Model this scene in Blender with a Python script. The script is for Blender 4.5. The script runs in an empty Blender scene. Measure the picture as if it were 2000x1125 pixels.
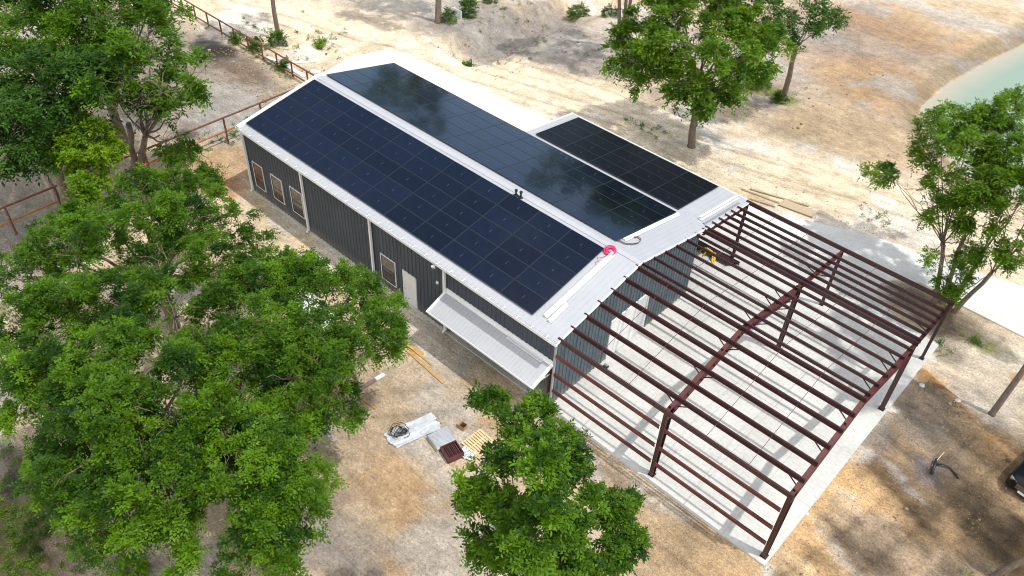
import bpy, bmesh, math, random
import numpy as np
from mathutils import Vector, Matrix
R = math.radians
C = bpy.context.scene.collection
scene = bpy.context.scene

# ------------------------------------------------------------------ camera
cam_d = bpy.data.cameras.new('camera'); cam = bpy.data.objects.new('camera', cam_d); C.objects.link(cam)
yaw, pit, rol = -0.7178, 0.7307, 0.0542
f_ = Vector((math.sin(yaw)*math.cos(pit), math.cos(yaw)*math.cos(pit), -math.sin(pit)))
r_ = Vector((math.cos(yaw), -math.sin(yaw), 0)); u_ = r_.cross(f_)
r2 = r_*math.cos(rol) + u_*math.sin(rol); u2 = -r_*math.sin(rol) + u_*math.cos(rol)
cam.matrix_world = Matrix(((r2.x, u2.x, -f_.x, 41.9625), (r2.y, u2.y, -f_.y, -22.1111), (r2.z, u2.z, -f_.z, 32.3101), (0, 0, 0, 1)))
cam_d.sensor_width = 36; cam_d.lens = 1639.22/2000*36; cam_d.clip_end = 3000
scene.camera = cam

# ------------------------------------------------------------------ light
SUN = Vector((0.42, 0.14, 1.0)).normalized()
w = bpy.data.worlds.new('World'); scene.world = w; w.use_nodes = True
nt = w.node_tree; nt.nodes.clear()
out = nt.nodes.new('ShaderNodeOutputWorld'); bg = nt.nodes.new('ShaderNodeBackground')
sky = nt.nodes.new('ShaderNodeTexSky'); sky.sky_type = 'NISHITA'; sky.sun_disc = False
sky.sun_elevation = math.asin(SUN.z); sky.sun_rotation = math.atan2(SUN.x, SUN.y)
sky.air_density = 1.0; sky.dust_density = .6; sky.ozone_density = 1.3
geo = nt.nodes.new('ShaderNodeTexCoord')
cn = nt.nodes.new('ShaderNodeTexNoise'); cn.inputs['Scale'].default_value = 3.2; cn.inputs['Detail'].default_value = 6; cn.inputs['Roughness'].default_value = .55
cr = nt.nodes.new('ShaderNodeValToRGB'); cr.color_ramp.elements[0].position = .60; cr.color_ramp.elements[1].position = .92
cmix = nt.nodes.new('ShaderNodeMix'); cmix.data_type = 'RGBA'
cmix.inputs[7].default_value = (9.5, 9.4, 9.2, 1)
nt.links.new(geo.outputs['Generated'], cn.inputs['Vector']); 
bank = nt.nodes.new('ShaderNodeVectorMath'); bank.operation = 'DOT_PRODUCT'; bank.inputs[1].default_value = Vector((.45,-.65,.62)).normalized()  # unseen bright cloud bank behind the camera, added to fill the shadows
nt.links.new(geo.outputs['Generated'], bank.inputs[0])
fill_mask = nt.nodes.new('ShaderNodeMapRange'); fill_mask.inputs['From Min'].default_value = -.05; fill_mask.inputs['From Max'].default_value = .55; fill_mask.inputs['To Min'].default_value = 0; fill_mask.inputs['To Max'].default_value = .55
nt.links.new(bank.outputs['Value'], fill_mask.inputs['Value'])
cadd = nt.nodes.new('ShaderNodeMath'); cadd.operation = 'ADD'; nt.links.new(cn.outputs['Fac'], cadd.inputs[0]); nt.links.new(fill_mask.outputs['Result'], cadd.inputs[1])
nt.links.new(cadd.outputs[0], cr.inputs['Fac'])
nt.links.new(cr.outputs['Color'], cmix.inputs[0]); nt.links.new(sky.outputs['Color'], cmix.inputs[6])
nt.links.new(cmix.outputs[2], bg.inputs['Color']); nt.links.new(bg.outputs['Background'], out.inputs['Surface'])
bg.inputs['Strength'].default_value = 0.15
sun_d = bpy.data.lights.new('sun', 'SUN'); sun = bpy.data.objects.new('sun', sun_d); C.objects.link(sun)
sun_d.energy = 2.8; sun_d.angle = R(1.0); sun_d.color = (1, .96, .9)
sun.rotation_euler = SUN.to_track_quat('Z', 'Y').to_euler(); sun.location = (0, 0, 60)
vs = scene.view_settings
vs.view_transform = 'Standard'; vs.look = 'None'; vs.exposure = 0.22; vs.gamma = 1
scene.cycles.filter_width = 1.05; scene.cycles.max_bounces = 6; scene.cycles.diffuse_bounces = 3; scene.cycles.transparent_max_bounces = 4

# ------------------------------------------------------------------ helpers
class MB:
    def __init__(s): s.v = []; s.f = []
    def add(s, vs, fs):
        n = len(s.v); s.v += [tuple(p) for p in vs]; s.f += [tuple(i+n for i in q) for q in fs]
    def box(s, x0, x1, y0, y1, z0, z1):
        s.add([(x0,y0,z0),(x1,y0,z0),(x1,y1,z0),(x0,y1,z0),(x0,y0,z1),(x1,y0,z1),(x1,y1,z1),(x0,y1,z1)],
              [(3,2,1,0),(4,5,6,7),(0,1,5,4),(1,2,6,5),(2,3,7,6),(3,0,4,7)])
    def beam(s, p0, p1, w, h, up=(0,0,1), w1=None, h1=None):
        p0, p1 = Vector(p0), Vector(p1); d = (p1-p0).normalized(); up = Vector(up)
        sd = d.cross(up).normalized(); u = sd.cross(d).normalized()
        vs = []
        for p, a, b in ((p0, w, h), (p1, w if w1 is None else w1, h if h1 is None else h1)):
            vs += [p-sd*a/2-u*b/2, p+sd*a/2-u*b/2, p+sd*a/2+u*b/2, p-sd*a/2+u*b/2]
        s.add(vs, [(0,1,2,3),(7,6,5,4),(0,4,5,1),(1,5,6,2),(2,6,7,3),(3,7,4,0)])
    def tube(s, pts, radii, n=8, cap=True):
        pts = [Vector(p) for p in pts]; base = len(s.v); up = Vector((.31,.17,.9))
        for i, p in enumerate(pts):
            d = (pts[min(i+1,len(pts)-1)]-pts[max(i-1,0)]).normalized()
            a = d.cross(up)
            if a.length < .05: a = d.cross(Vector((1,0,0)))
            a.normalize(); b = d.cross(a)
            r = radii[i] if hasattr(radii,'__len__') else radii
            for k in range(n):
                t = 2*math.pi*k/n; q = p+a*math.cos(t)*r+b*math.sin(t)*r; s.v.append(tuple(q))
        for i in range(len(pts)-1):
            for k in range(n):
                a0 = base+i*n+k; a1 = base+i*n+(k+1)%n
                s.f.append((a0,a1,a1+n,a0+n))
        if cap:
            s.f.append(tuple(base+k for k in reversed(range(n)))); s.f.append(tuple(base+(len(pts)-1)*n+k for k in range(n)))
    def prism(s, poly, axis, a, b):
        # poly: 2-D outline; extruded along axis from a to b
        def P(q, t): return {'x':(t,q[0],q[1]),'y':(q[0],t,q[1]),'z':(q[0],q[1],t)}[axis]
        n = len(poly)
        s.add([P(q,a) for q in poly]+[P(q,b) for q in poly],
              [tuple(reversed(range(n))), tuple(range(n,2*n))]+[(i,(i+1)%n,(i+1)%n+n,i+n) for i in range(n)])
    def build(s, name, mat, parent=None, loc=None, smooth=False, recalc=True):
        me = bpy.data.meshes.new(name); me.from_pydata(s.v, [], s.f)
        if recalc:
            bm = bmesh.new(); bm.from_mesh(me); bmesh.ops.recalc_face_normals(bm, faces=bm.faces); bm.to_mesh(me); bm.free()
        if smooth: me.polygons.foreach_set('use_smooth', [True]*len(me.polygons))
        me.materials.append(mat)
        o = bpy.data.objects.new(name, me); C.objects.link(o)
        if parent: o.parent = parent
        if loc is not None: o.location = loc
        return o
def tag(o, label, cat, group=None):
    o['label'] = label; o['category'] = cat
    if group: o['group'] = group
    return o
def thing(name, label, cat, loc=(0,0,0), rz=0, group=None):
    o = bpy.data.objects.new(name, None); C.objects.link(o); o.empty_display_size = .3
    o.location = loc; o.rotation_euler = (0,0,rz); return tag(o, label, cat, group)
def kids(o): return list(o.children)
def copy_tree(o, parent=None):
    c = o.copy(); C.objects.link(c); c.parent = parent
    for ch in kids(o): copy_tree(ch, c)
    return c

# ------------------------------------------------------------------ materials
def new_mat(name):
    m = bpy.data.materials.new(name); m.use_nodes = True
    n = m.node_tree; b = n.nodes['Principled BSDF']; return m, n, b
def mat(name, col, rough=.6, metal=0, var=.15, scale=8, bump=0, bscale=40, spec=.5, coat=0, stretch=None, var2=0):
    m, n, b = new_mat(name)
    tc = n.nodes.new('ShaderNodeTexCoord'); src = tc.outputs['Object']
    if stretch:
        mp = n.nodes.new('ShaderNodeMapping'); mp.inputs['Scale'].default_value = stretch
        n.links.new(src, mp.inputs['Vector']); src = mp.outputs['Vector']
    nz = n.nodes.new('ShaderNodeTexNoise'); nz.inputs['Scale'].default_value = scale; nz.inputs['Detail'].default_value = 5; nz.inputs['Roughness'].default_value = .6
    n.links.new(src, nz.inputs['Vector'])
    rp = n.nodes.new('ShaderNodeValToRGB')
    lo = tuple(c*(1-var) for c in col)+(1,); hi = tuple(min(1,c*(1+var)) for c in col)+(1,)
    rp.color_ramp.elements[0].position = .3; rp.color_ramp.elements[1].position = .7
    rp.color_ramp.elements[0].color = lo; rp.color_ramp.elements[1].color = hi
    n.links.new(nz.outputs['Fac'], rp.inputs['Fac']); cs = rp.outputs['Color']
    if var2:
        oi = n.nodes.new('ShaderNodeObjectInfo'); mr = n.nodes.new('ShaderNodeMapRange')
        mr.inputs['To Min'].default_value = 1-var2; mr.inputs['To Max'].default_value = 1+var2
        n.links.new(oi.outputs['Random'], mr.inputs['Value'])
        mx = n.nodes.new('ShaderNodeVectorMath'); mx.operation = 'SCALE'
        n.links.new(cs, mx.inputs[0]); n.links.new(mr.outputs['Result'], mx.inputs['Scale']); cs = mx.outputs['Vector']
    n.links.new(cs, b.inputs['Base Color'])
    b.inputs['Roughness'].default_value = rough; b.inputs['Metallic'].default_value = metal
    b.inputs['Specular IOR Level'].default_value = spec; b.inputs['Coat Weight'].default_value = coat
    if bump:
        n2 = n.nodes.new('ShaderNodeTexNoise'); n2.inputs['Scale'].default_value = bscale; n2.inputs['Detail'].default_value = 4
        n.links.new(src, n2.inputs['Vector'])
        bp = n.nodes.new('ShaderNodeBump'); bp.inputs['Strength'].default_value = bump; bp.inputs['Distance'].default_value = .03
        n.links.new(n2.outputs['Fac'], bp.inputs['Height']); n.links.new(bp.outputs['Normal'], b.inputs['Normal'])
    return m
M = dict(
 white=mat('white painted metal', (.74,.76,.78), .38, var=.05, scale=1.5),
 roof=mat('pale galvalume roof', (.385,.40,.43), .45, var=.04, scale=1.2),
 wall=mat('charcoal wall panel', (.056,.070,.090), .5, var=.14, scale=.9, spec=.35),
 gable=mat('blue grey wall panel', (.078,.110,.132), .5, var=.12, scale=.9, spec=.3),
 trim=mat('grey metal flashing', (.30,.31,.33), .4, var=.1),
 door=mat('white door paint', (.72,.74,.75), .4, var=.06, scale=2),
 glass=mat('window glass', (.012,.014,.012), .06, var=.1, spec=.9, coat=.4),
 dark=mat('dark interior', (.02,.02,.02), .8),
 steel=mat('red oxide primed steel', (.040,.0125,.0135), .45, var=.28, scale=3, bump=.1, bscale=25),  # primer colour darkened with the shade on the purlin faces
 steel_lit=mat('red oxide primer with sunlight', (.085,.022,.021), .45, var=.3, scale=2.5),  # same primer, with the sunlight on the rafters put into its colour
 rod=mat('dark steel rod', (.10,.045,.04), .5),
 pipe=mat('rusty pipe', (.15,.060,.028), .7, var=.4, scale=6),
 pipe_lit=mat('rusty pipe lit orange', (.36,.14,.035), .7, var=.35, scale=6),  # brighter copy of the rusty pipe, light on the middle rail painted in
 cell=mat('solar cell glass', (.0030,.0052,.0130), .17, var=.2, scale=2, spec=.5, var2=.35, coat=.5),
 cell2=mat('matt black cell glass', (.0065,.0085,.012), .30, var=.2, scale=2, spec=.12, var2=.25),  # duller copy of the cell glass, dark tree reflections put into the material
 frame=mat('panel frame', (.032,.040,.058), .4, metal=.4),
 mark=mat('panel glint', (.10,.12,.17), .4),  # tone of the painted reflection on each panel
 wood=mat('yellow pine', (.48,.29,.11), .7, var=.25, scale=5),
 paleWood=mat('pale pallet wood', (.62,.47,.26), .75, var=.22, scale=5),
 oldWood=mat('weathered board', (.36,.27,.17), .85, var=.2, scale=5),
 card=mat('brown cardboard', (.36,.21,.10), .8, var=.15),
 blackp=mat('black plastic', (.012,.012,.014), .45),
 film=mat('white plastic film', (.50,.53,.56), .3, var=.22, scale=5, bump=.6, bscale=9, spec=.6),
 galv=mat('galvanised sheet', (.45,.47,.50), .35, metal=.6, var=.25, scale=6),
 pink=mat('pink hose', (.75,.035,.13), .45, var=.15),
 yellow=mat('yellow strap', (.62,.44,.01), .6),
 carp=mat('black car paint', (.004,.004,.005), .28, spec=.35),
 chrome=mat('chrome', (.7,.7,.72), .15, metal=1),
 rubber=mat('tyre rubber', (.015,.015,.015), .8),
 bark=mat('grey brown bark', (.17,.13,.105), .9, var=.4, scale=9, bump=.8, bscale=22, stretch=(1,1,.25)),
 pale_bark=mat('pale dead bark', (.33,.28,.235), .9, var=.35, scale=9, bump=.6, bscale=22, stretch=(1,1,.25)),
 stone=mat('pale clods', (.42,.35,.27), .95, var=.35, scale=14),
)
def dust(m, h, colr):
    n = m.node_tree; b = n.nodes['Principled BSDF']; L = n.links.new; src = b.inputs['Base Color'].links[0].from_socket
    tc = n.nodes.new('ShaderNodeTexCoord'); sp = n.nodes.new('ShaderNodeSeparateXYZ'); L(tc.outputs['Object'], sp.inputs[0])
    nz = n.nodes.new('ShaderNodeTexNoise'); nz.inputs['Scale'].default_value = 2.2; nz.inputs['Detail'].default_value = 6; L(tc.outputs['Object'], nz.inputs['Vector'])
    mr = n.nodes.new('ShaderNodeMapRange'); mr.inputs['From Min'].default_value = 0; mr.inputs['From Max'].default_value = h; mr.inputs['To Min'].default_value = 1; mr.inputs['To Max'].default_value = 0; L(sp.outputs['Z'], mr.inputs['Value'])
    mu = n.nodes.new('ShaderNodeMath'); mu.operation = 'MULTIPLY'; L(mr.outputs['Result'], mu.inputs[0]); L(nz.outputs['Fac'], mu.inputs[1])
    mx = n.nodes.new('ShaderNodeMix'); mx.data_type = 'RGBA'; L(mu.outputs[0], mx.inputs[0]); L(src, mx.inputs[6]); mx.inputs[7].default_value = (*colr,1); L(mx.outputs[2], b.inputs['Base Color'])
dust(M['wall'], .7, (.26,.21,.15)); dust(M['gable'], .5, (.30,.27,.22))
def leaf_mat(name, c0, c1, trans):
    m, n, b = new_mat(name)
    at = n.nodes.new('ShaderNodeAttribute'); at.attribute_name = 'tint'
    rp = n.nodes.new('ShaderNodeValToRGB'); rp.color_ramp.elements[0].color = (*c0,1); rp.color_ramp.elements[1].color = (*c1,1)
    n.links.new(at.outputs['Fac'], rp.inputs['Fac']); n.links.new(rp.outputs['Color'], b.inputs['Base Color'])
    b.inputs['Roughness'].default_value = .55; b.inputs['Specular IOR Level'].default_value = .22
    tr = n.nodes.new('ShaderNodeBsdfTranslucent'); tr.inputs['Color'].default_value = (*trans,1)
    mx = n.nodes.new('ShaderNodeMixShader'); mx.inputs[0].default_value = .27
    n.links.new(b.outputs[0], mx.inputs[1]); n.links.new(tr.outputs[0], mx.inputs[2])
    n.links.new(mx.outputs[0], n.nodes['Material Output'].inputs['Surface'])
    return m
M['leaf'] = leaf_mat('green pecan leaf', (.008,.036,.002), (.105,.215,.004), (.105,.27,.003))
M['leaf_yel'] = leaf_mat('yellow green leaf', (.07,.16,.006), (.19,.31,.010), (.22,.36,.008))
M['leaf_blue'] = leaf_mat('dull green leaf', (.009,.034,.005), (.058,.140,.013), (.06,.17,.012))
M['leaf_olive'] = leaf_mat('olive green leaf', (.012,.045,.003), (.120,.220,.007), (.12,.28,.005))

# ------------------------------------------------------------------ ground
def hash2(ix, iy, seed):
    h = (ix.astype(np.int64)*374761393 + iy.astype(np.int64)*668265263 + seed*974634777) & 0xffffffff
    h = ((h ^ (h >> 13))*1274126177) & 0xffffffff
    return ((h ^ (h >> 16)) & 0xffffff)/float(0xffffff)
def vnoise(x, y, seed=0):
    ix = np.floor(x); iy = np.floor(y); fx = x-ix; fy = y-iy
    fx = fx*fx*(3-2*fx); fy = fy*fy*(3-2*fy); ix = ix.astype(np.int64); iy = iy.astype(np.int64)
    a = hash2(ix,iy,seed); b = hash2(ix+1,iy,seed); c = hash2(ix,iy+1,seed); d = hash2(ix+1,iy+1,seed)
    return (a*(1-fx)+b*fx)*(1-fy)+(c*(1-fx)+d*fx)*fy
def fbm(x, y, seed=0, oct=4):
    t = np.zeros_like(x); a = .5; s = 0
    for k in range(oct):
        t += a*vnoise(x*2**k, y*2**k, seed+k*17); s += a; a *= .55
    return t/s
def dist_poly(x, y, pts):
    best = np.full(x.shape, 1e9)
    for (ax,ay),(bx,by) in zip(pts[:-1], pts[1:]):
        dx, dy = bx-ax, by-ay; t = np.clip(((x-ax)*dx+(y-ay)*dy)/(dx*dx+dy*dy), 0, 1)
        best = np.minimum(best, np.hypot(x-ax-t*dx, y-ay-t*dy))
    return best
def inside(x, y, pts):
    c = np.zeros(x.shape, bool); n = len(pts)
    for i in range(n):
        ax, ay = pts[i]; bx, by = pts[(i+1)%n]
        if ay == by: continue
        c ^= ((ay > y) != (by > y)) & (x < (bx-ax)*(y-ay)/(by-ay)+ax)
    return c
def sst(a, b, t): t = np.clip((t-a)/(b-a), 0, 1); return t*t*(3-2*t)
POND = [(27.9,63.1),(27.1,58.8),(26.6,54.7),(26.1,50.8),(26.1,47.0),(26.4,44.4),(27.9,41.4),(30.5,39.2),(36,38.0),(60,42),(85,60),(85,115),(36,95),(29,72)]
def smooth_loop(P, k=6):
    o = []; n = len(P)
    for i in range(n):
        a,b,c,d = (np.array(P[(i+j-1)%n]) for j in range(4))
        for s in range(k):
            t = s/k; q = .5*((2*b)+(-a+c)*t+(2*a-5*b+4*c-d)*t*t+(-a+3*b-3*c+d)*t**3); o.append((float(q[0]),float(q[1])))
    return o
POND = smooth_loop(POND)
TRACK = [(-80,-2),(-45,8),(-26,14.5),(-19,16.6),(-12,17.8),(-7,20.5),(-1.9,21.5),(4.5,23.2),(10,24.6),(15,25.4),(22,27.2),(28,29.2),(35,30),(50,32),(90,36)]
GULLY = [(-4.5,25.0),(-5.0,29),(-5.2,34),(-4.5,42),(-2,55)]
BERM = [(38.3,15.7),(39.7,15.2),(41.5,14.15),(42.5,13.5)]
SLAB = [(25.45,-.15),(37.95,-.15),(37.95,18.6),(35.75,18.72),(34.1,19.5),(33.4,20.5),(12.4,20.0),(12.4,12.0),(25.45,12.0)]
DRIVE = [(33.395,20.51),(33.3,21.25),(33.7,22.1),(34.95,23.0),(37.2,22.75),(41.2,22.7),(75,22.3),(75,31),(39.6,27.2),(36,26.2),(33.2,25.75),(30.8,25.1),(27.1,23.6),(25.0,22.6),(12.4,21.0),(12.4,20.01)]
PAD = [(-10.45,16.0),(-9.4,19.45),(-7.6,20.15),(12.36,20.95),(12.36,11.9),(-.6,11.9),(-.6,12.6),(-9.7,13.2)]
RUTS = [(TRACK,.85,1),([(-9,23.2),(-2,24.6),(3,26.0),(10,27.2),(20,29.0),(30,31.6),(44,35)],.8,.8),([(12,28.5),(18,24.4),(24,25.2),(31,28.2),(42,32)],.8,.7),([(8,-26),(17,-9),(22,-2.8),(28,-3.2),(36,-3.4),(44,-2)],.8,.6),([(18,-24),(24,-9.5),(31,-3.6),(38.5,-3.0),(47,1)],.8,.55),([(36,-12),(39.6,0),(41.4,8),(42.6,13),(44,20)],.85,.9),([(40,-8),(43.2,3),(44.6,10),(46,18)],.85,.9),([(-24,3),(-14,5.6),(-8,5.0),(-4,8)],.8,.6)]
def ruts(x, y):
    o = np.zeros(np.shape(x))
    for pts, hw, k in RUTS:
        d = dist_poly(x, y, pts); o = np.maximum(o, k*np.exp(-((d-hw)/.17)**2)*sst(.30,.52,fbm(x*.3,y*.3,len(pts)+int(hw*100)+90,3)))
    return o
def ground_z(x, y):
    x = np.asarray(x, float); y = np.asarray(y, float)
    z = np.full(x.shape, -.09)
    z += .10*(fbm(x*.12, y*.12, 3)-.5)*sst(8, 30, np.hypot(x-20, y-6))
    sd = np.where(inside(x,y,POND), -1, 1)*dist_poly(x, y, POND+POND[:1])
    sd = sd+.7*(fbm(x*.5,y*.5,62)-.5); z -= .62*(1-sst(-.4, 2.4, sd)); z -= .9*(1-sst(-6, -.4, sd))
    g = dist_poly(x, y, GULLY); z -= 1.5*(1-sst(.9, 3.2, g+2.2*(fbm(x*.6,y*.6,5)-.5))); z += .30*(fbm(x*1.1,y*1.1,6,4)-.5)*(1-sst(4,9,g))
    b = dist_poly(x, y, BERM); z += .34*(1-sst(.05, .55, b))*(.6+.8*fbm(x*2.2,y*2.2,7))
    # ploughed and rutted dirt in front of the frame
    u = x*.95-y*.3; v = x*.3+y*.95
    fr = sst(37.9, 39.2, x)*(1-sst(12, 19, y)); nr = (1-sst(-1.6,-.6,y))*sst(12,20,x)
    z += fr*.42*(fbm(u*.40, v*1.9, 11, 6)-.5)+fr*.22*(fbm(x*2.2,y*2.2,13,3)-.5)
    z += nr*.07*(fbm(x*.9,y*.9,15,4)-.5)
    z -= .05*ruts(x, y)
    far = sst(12,16,y)*sst(-20,-5,x)
    z += far*.05*(fbm(u*.3, v*1.6, 19, 4)-.5)
    return z
ZONES = [ # x, y, rx, ry, angle, colour, strength
 (20,44,22,16,.2,(.39,.30,.21),.85),(16,52,9,6,.3,(.25,.20,.165),.7),(19,58,8,5,.1,(.33,.20,.10),.6),(22,45,5,5,0,(.35,.22,.12),.7),(24,64,8,5,.4,(.42,.32,.20),.7),
 (12,38,8,5,.2,(.30,.26,.22),.6),(24,36,6,4,.3,(.38,.28,.17),.6),(8,32,8,4,.1,(.38,.30,.23),.6),
 (1,31,6,5,0,(.29,.26,.235),.85),(-5,30,4.5,9,0,(.25,.225,.20),.95),(-10,29,5,5,.4,(.28,.255,.23),.85),(-9,25,3,2.2,0,(.22,.20,.18),.8),
 (-18,26,8,5,.3,(.46,.42,.37),.5),
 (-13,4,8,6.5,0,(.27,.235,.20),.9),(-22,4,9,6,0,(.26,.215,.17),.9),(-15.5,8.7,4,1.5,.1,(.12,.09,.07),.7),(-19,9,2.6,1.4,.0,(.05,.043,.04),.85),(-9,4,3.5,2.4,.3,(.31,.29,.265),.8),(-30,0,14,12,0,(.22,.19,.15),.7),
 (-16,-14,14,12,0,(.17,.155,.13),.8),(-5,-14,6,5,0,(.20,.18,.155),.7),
 (-3.5,.5,3.2,2.6,.2,(.45,.30,.17),.8),(-1.8,-1.4,1.8,1.0,.3,(.42,.22,.11),.8),
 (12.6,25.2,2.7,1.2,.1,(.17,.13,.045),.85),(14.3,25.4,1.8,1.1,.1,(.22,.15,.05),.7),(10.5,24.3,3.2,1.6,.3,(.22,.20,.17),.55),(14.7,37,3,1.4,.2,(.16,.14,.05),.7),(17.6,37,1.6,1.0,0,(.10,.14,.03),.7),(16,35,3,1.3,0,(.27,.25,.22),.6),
 (19,24,2.4,1.2,.5,(.36,.25,.12),.6),(22,25,2.6,1.0,.4,(.38,.28,.14),.6),(26.5,28.6,2.5,1.2,.4,(.37,.27,.13),.6),(30.5,27.2,2.2,1.1,.3,(.22,.17,.07),.7),(28.7,27,3.2,1.2,.35,(.22,.19,.165),.75),(31.8,26.9,3.0,.9,.25,(.24,.21,.18),.7),
 (21,23.5,5,1.2,.1,(.47,.36,.23),.6),
 (24,-9,12,9,0,(.46,.345,.225),.75),(33.5,-2.2,4,1.9,0,(.31,.22,.13),.8),(32,-.75,6,.55,0,(.21,.16,.115),.7),(36.5,-4.5,4,4,0,(.33,.235,.14),.7),
 (21.8,-10.5,1.6,1.0,.4,(.22,.20,.185),.7),(24.6,-11.6,2.4,1.2,.2,(.24,.22,.20),.7),(23,-13,2.4,1.5,.2,(.25,.23,.215),.7),(26.7,-10.3,1.8,.8,.4,(.30,.25,.20),.6),(24,-8.7,3.4,1.6,.3,(.43,.28,.145),.85),(27.5,-10,2.6,1.4,.2,(.43,.29,.16),.7),(20.5,-9.5,2.0,1.0,.3,(.50,.40,.29),.7),(19,-3.5,2.5,1.0,.1,(.52,.43,.32),.7),(23.6,-2.9,1.8,.6,.1,(.41,.28,.16),.8),(21.2,-3.8,2.2,1.2,0,(.48,.385,.275),.6),(22,-4.3,1.2,.7,0,(.44,.29,.16),.6),
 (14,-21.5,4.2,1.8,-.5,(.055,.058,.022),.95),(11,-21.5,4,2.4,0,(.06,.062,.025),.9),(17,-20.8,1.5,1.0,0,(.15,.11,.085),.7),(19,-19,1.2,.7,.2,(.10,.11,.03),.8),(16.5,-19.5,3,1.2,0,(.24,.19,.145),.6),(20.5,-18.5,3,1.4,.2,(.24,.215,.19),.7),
 (12,-10,12,9,0,(.42,.325,.235),.5),
 (42,5,6.5,12,0,(.46,.29,.14),.95),(39.5,3,2.5,4.5,0,(.56,.375,.20),.85),(38.9,.2,2.2,1.5,.3,(.47,.35,.22),.7),(40.6,1.6,1.6,2.0,-.3,(.52,.345,.18),.7),(40.5,10.5,3,3,0,(.19,.15,.11),.75),(39.3,13.2,1.6,2.4,.3,(.21,.175,.14),.8),(42.6,8.2,3.5,3,0,(.20,.145,.09),.75),(44.3,10.5,2.5,3,.2,(.17,.125,.08),.8),(40.8,4.3,1.8,1.5,0,(.17,.125,.085),.7),(45,5,2.5,2.5,0,(.21,.155,.10),.6),
 (41,9.7,.9,.8,0,(.145,.13,.135),.8),(38.4,9.3,.8,1.5,.2,(.20,.18,.165),.7),(38.25,8.2,.4,.7,0,(.52,.47,.40),.8),(40.3,8.2,1.2,.25,-.3,(.36,.34,.32),.7),(39.6,3.2,1.6,.4,-.3,(.44,.38,.30),.7),(38.1,-.35,.5,.35,0,(.60,.58,.53),.85),(38.15,12.0,.45,.3,0,(.60,.58,.53),.8),(38.2,17.0,.6,.5,0,(.60,.58,.53),.8),(31.7,-.4,.5,.25,0,(.52,.48,.42),.7),(33.2,-.9,1.2,.25,0,(.50,.45,.38),.5),(29.5,-1.4,.8,.4,.2,(.40,.37,.34),.7),(38.6,5.4,.5,.25,0,(.45,.42,.38),.6),
 (41,19.5,5,2.3,-.2,(.50,.43,.34),.95),(44,17,5,2.6,0,(.48,.41,.32),.85),(39.3,20.9,1.5,.7,0,(.19,.16,.11),.8),(40.2,20.3,1.4,.5,.2,(.17,.16,.06),.8),(38.5,18.4,1.2,1.0,0,(.30,.25,.19),.7),(40.6,16.6,1.5,.8,0,(.36,.31,.25),.7),(41.7,14.9,.9,.8,-.4,(.55,.49,.40),.9),
 (42.2,19.2,.8,.25,.2,(.40,.22,.07),.8),
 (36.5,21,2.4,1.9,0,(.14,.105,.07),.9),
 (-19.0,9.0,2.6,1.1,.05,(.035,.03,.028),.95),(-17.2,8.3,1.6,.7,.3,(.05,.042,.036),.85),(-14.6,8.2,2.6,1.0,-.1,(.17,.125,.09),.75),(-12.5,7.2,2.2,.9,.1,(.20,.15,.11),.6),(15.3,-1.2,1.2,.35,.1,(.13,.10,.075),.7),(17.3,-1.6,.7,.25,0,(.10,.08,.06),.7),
]
ax_ = [-500,-320,-200,-140,-110,-95,-85]+list(np.arange(-78,-30,.7))+list(np.arange(-30,48.2,.21))+list(np.arange(48.6,64,.7))+[68,75,90,120,170,260,500]
ay_ = [-500,-260,-140,-80,-60,-50,-44]+list(np.arange(-40,-26,.7))+list(np.arange(-26,45,.21))+list(np.arange(45.3,100,.6))+[106,116,130,160,220,320,520]
gx, gy = np.meshgrid(np.array(ax_,float), np.array(ay_,float))
gz = ground_z(gx, gy)
wx = gx+2.2*(fbm(gx*.35,gy*.35,21)-.5)+.7*(fbm(gx*1.6,gy*1.6,22)-.5); wy = gy+2.2*(fbm(gx*.35,gy*.35,23)-.5)+.7*(fbm(gx*1.6,gy*1.6,24)-.5)
col = np.empty(gx.shape+(3,)); col[:] = (.54,.43,.305)
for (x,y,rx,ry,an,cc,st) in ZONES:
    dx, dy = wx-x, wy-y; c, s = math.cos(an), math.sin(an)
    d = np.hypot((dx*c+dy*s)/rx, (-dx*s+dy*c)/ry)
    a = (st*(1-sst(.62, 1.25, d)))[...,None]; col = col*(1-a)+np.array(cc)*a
td = dist_poly(wx, wy, TRACK); a = (.92*(1-sst(2.2, 6.0, td)))[...,None]; col = col*(1-a)+np.array((.69,.575,.42))*a
u = gx*.955+gy*.297-0; v = -gx*.30+gy*.955
rut = fbm(u*.12, v*1.7, 31, 4); a = (.55*(1-sst(1.5,6.5,td))*sst(.50,.68,rut))[...,None]; col = col*(1-a)+np.array((.56,.44,.30))*a
a = (.9*(1-sst(.15,.6,dist_poly(wx,wy,BERM))))[...,None]; col = col*(1-a)+np.array((.40,.215,.065))*a
sd = np.where(inside(gx,gy,POND),-1,1)*dist_poly(gx,gy,POND+POND[:1])
a = (.8*sst(.15,.5,sd)*(1-sst(1.2,2.6,sd+1.2*(fbm(gx*.8,gy*.8,33)-.5))))[...,None]; col = col*(1-a)+np.array((.21,.165,.105))*a
a = (.9*(1-sst(-.6,.3,sd)))[...,None]; col = col*(1-a)+np.array((.52,.47,.37))*a
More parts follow.
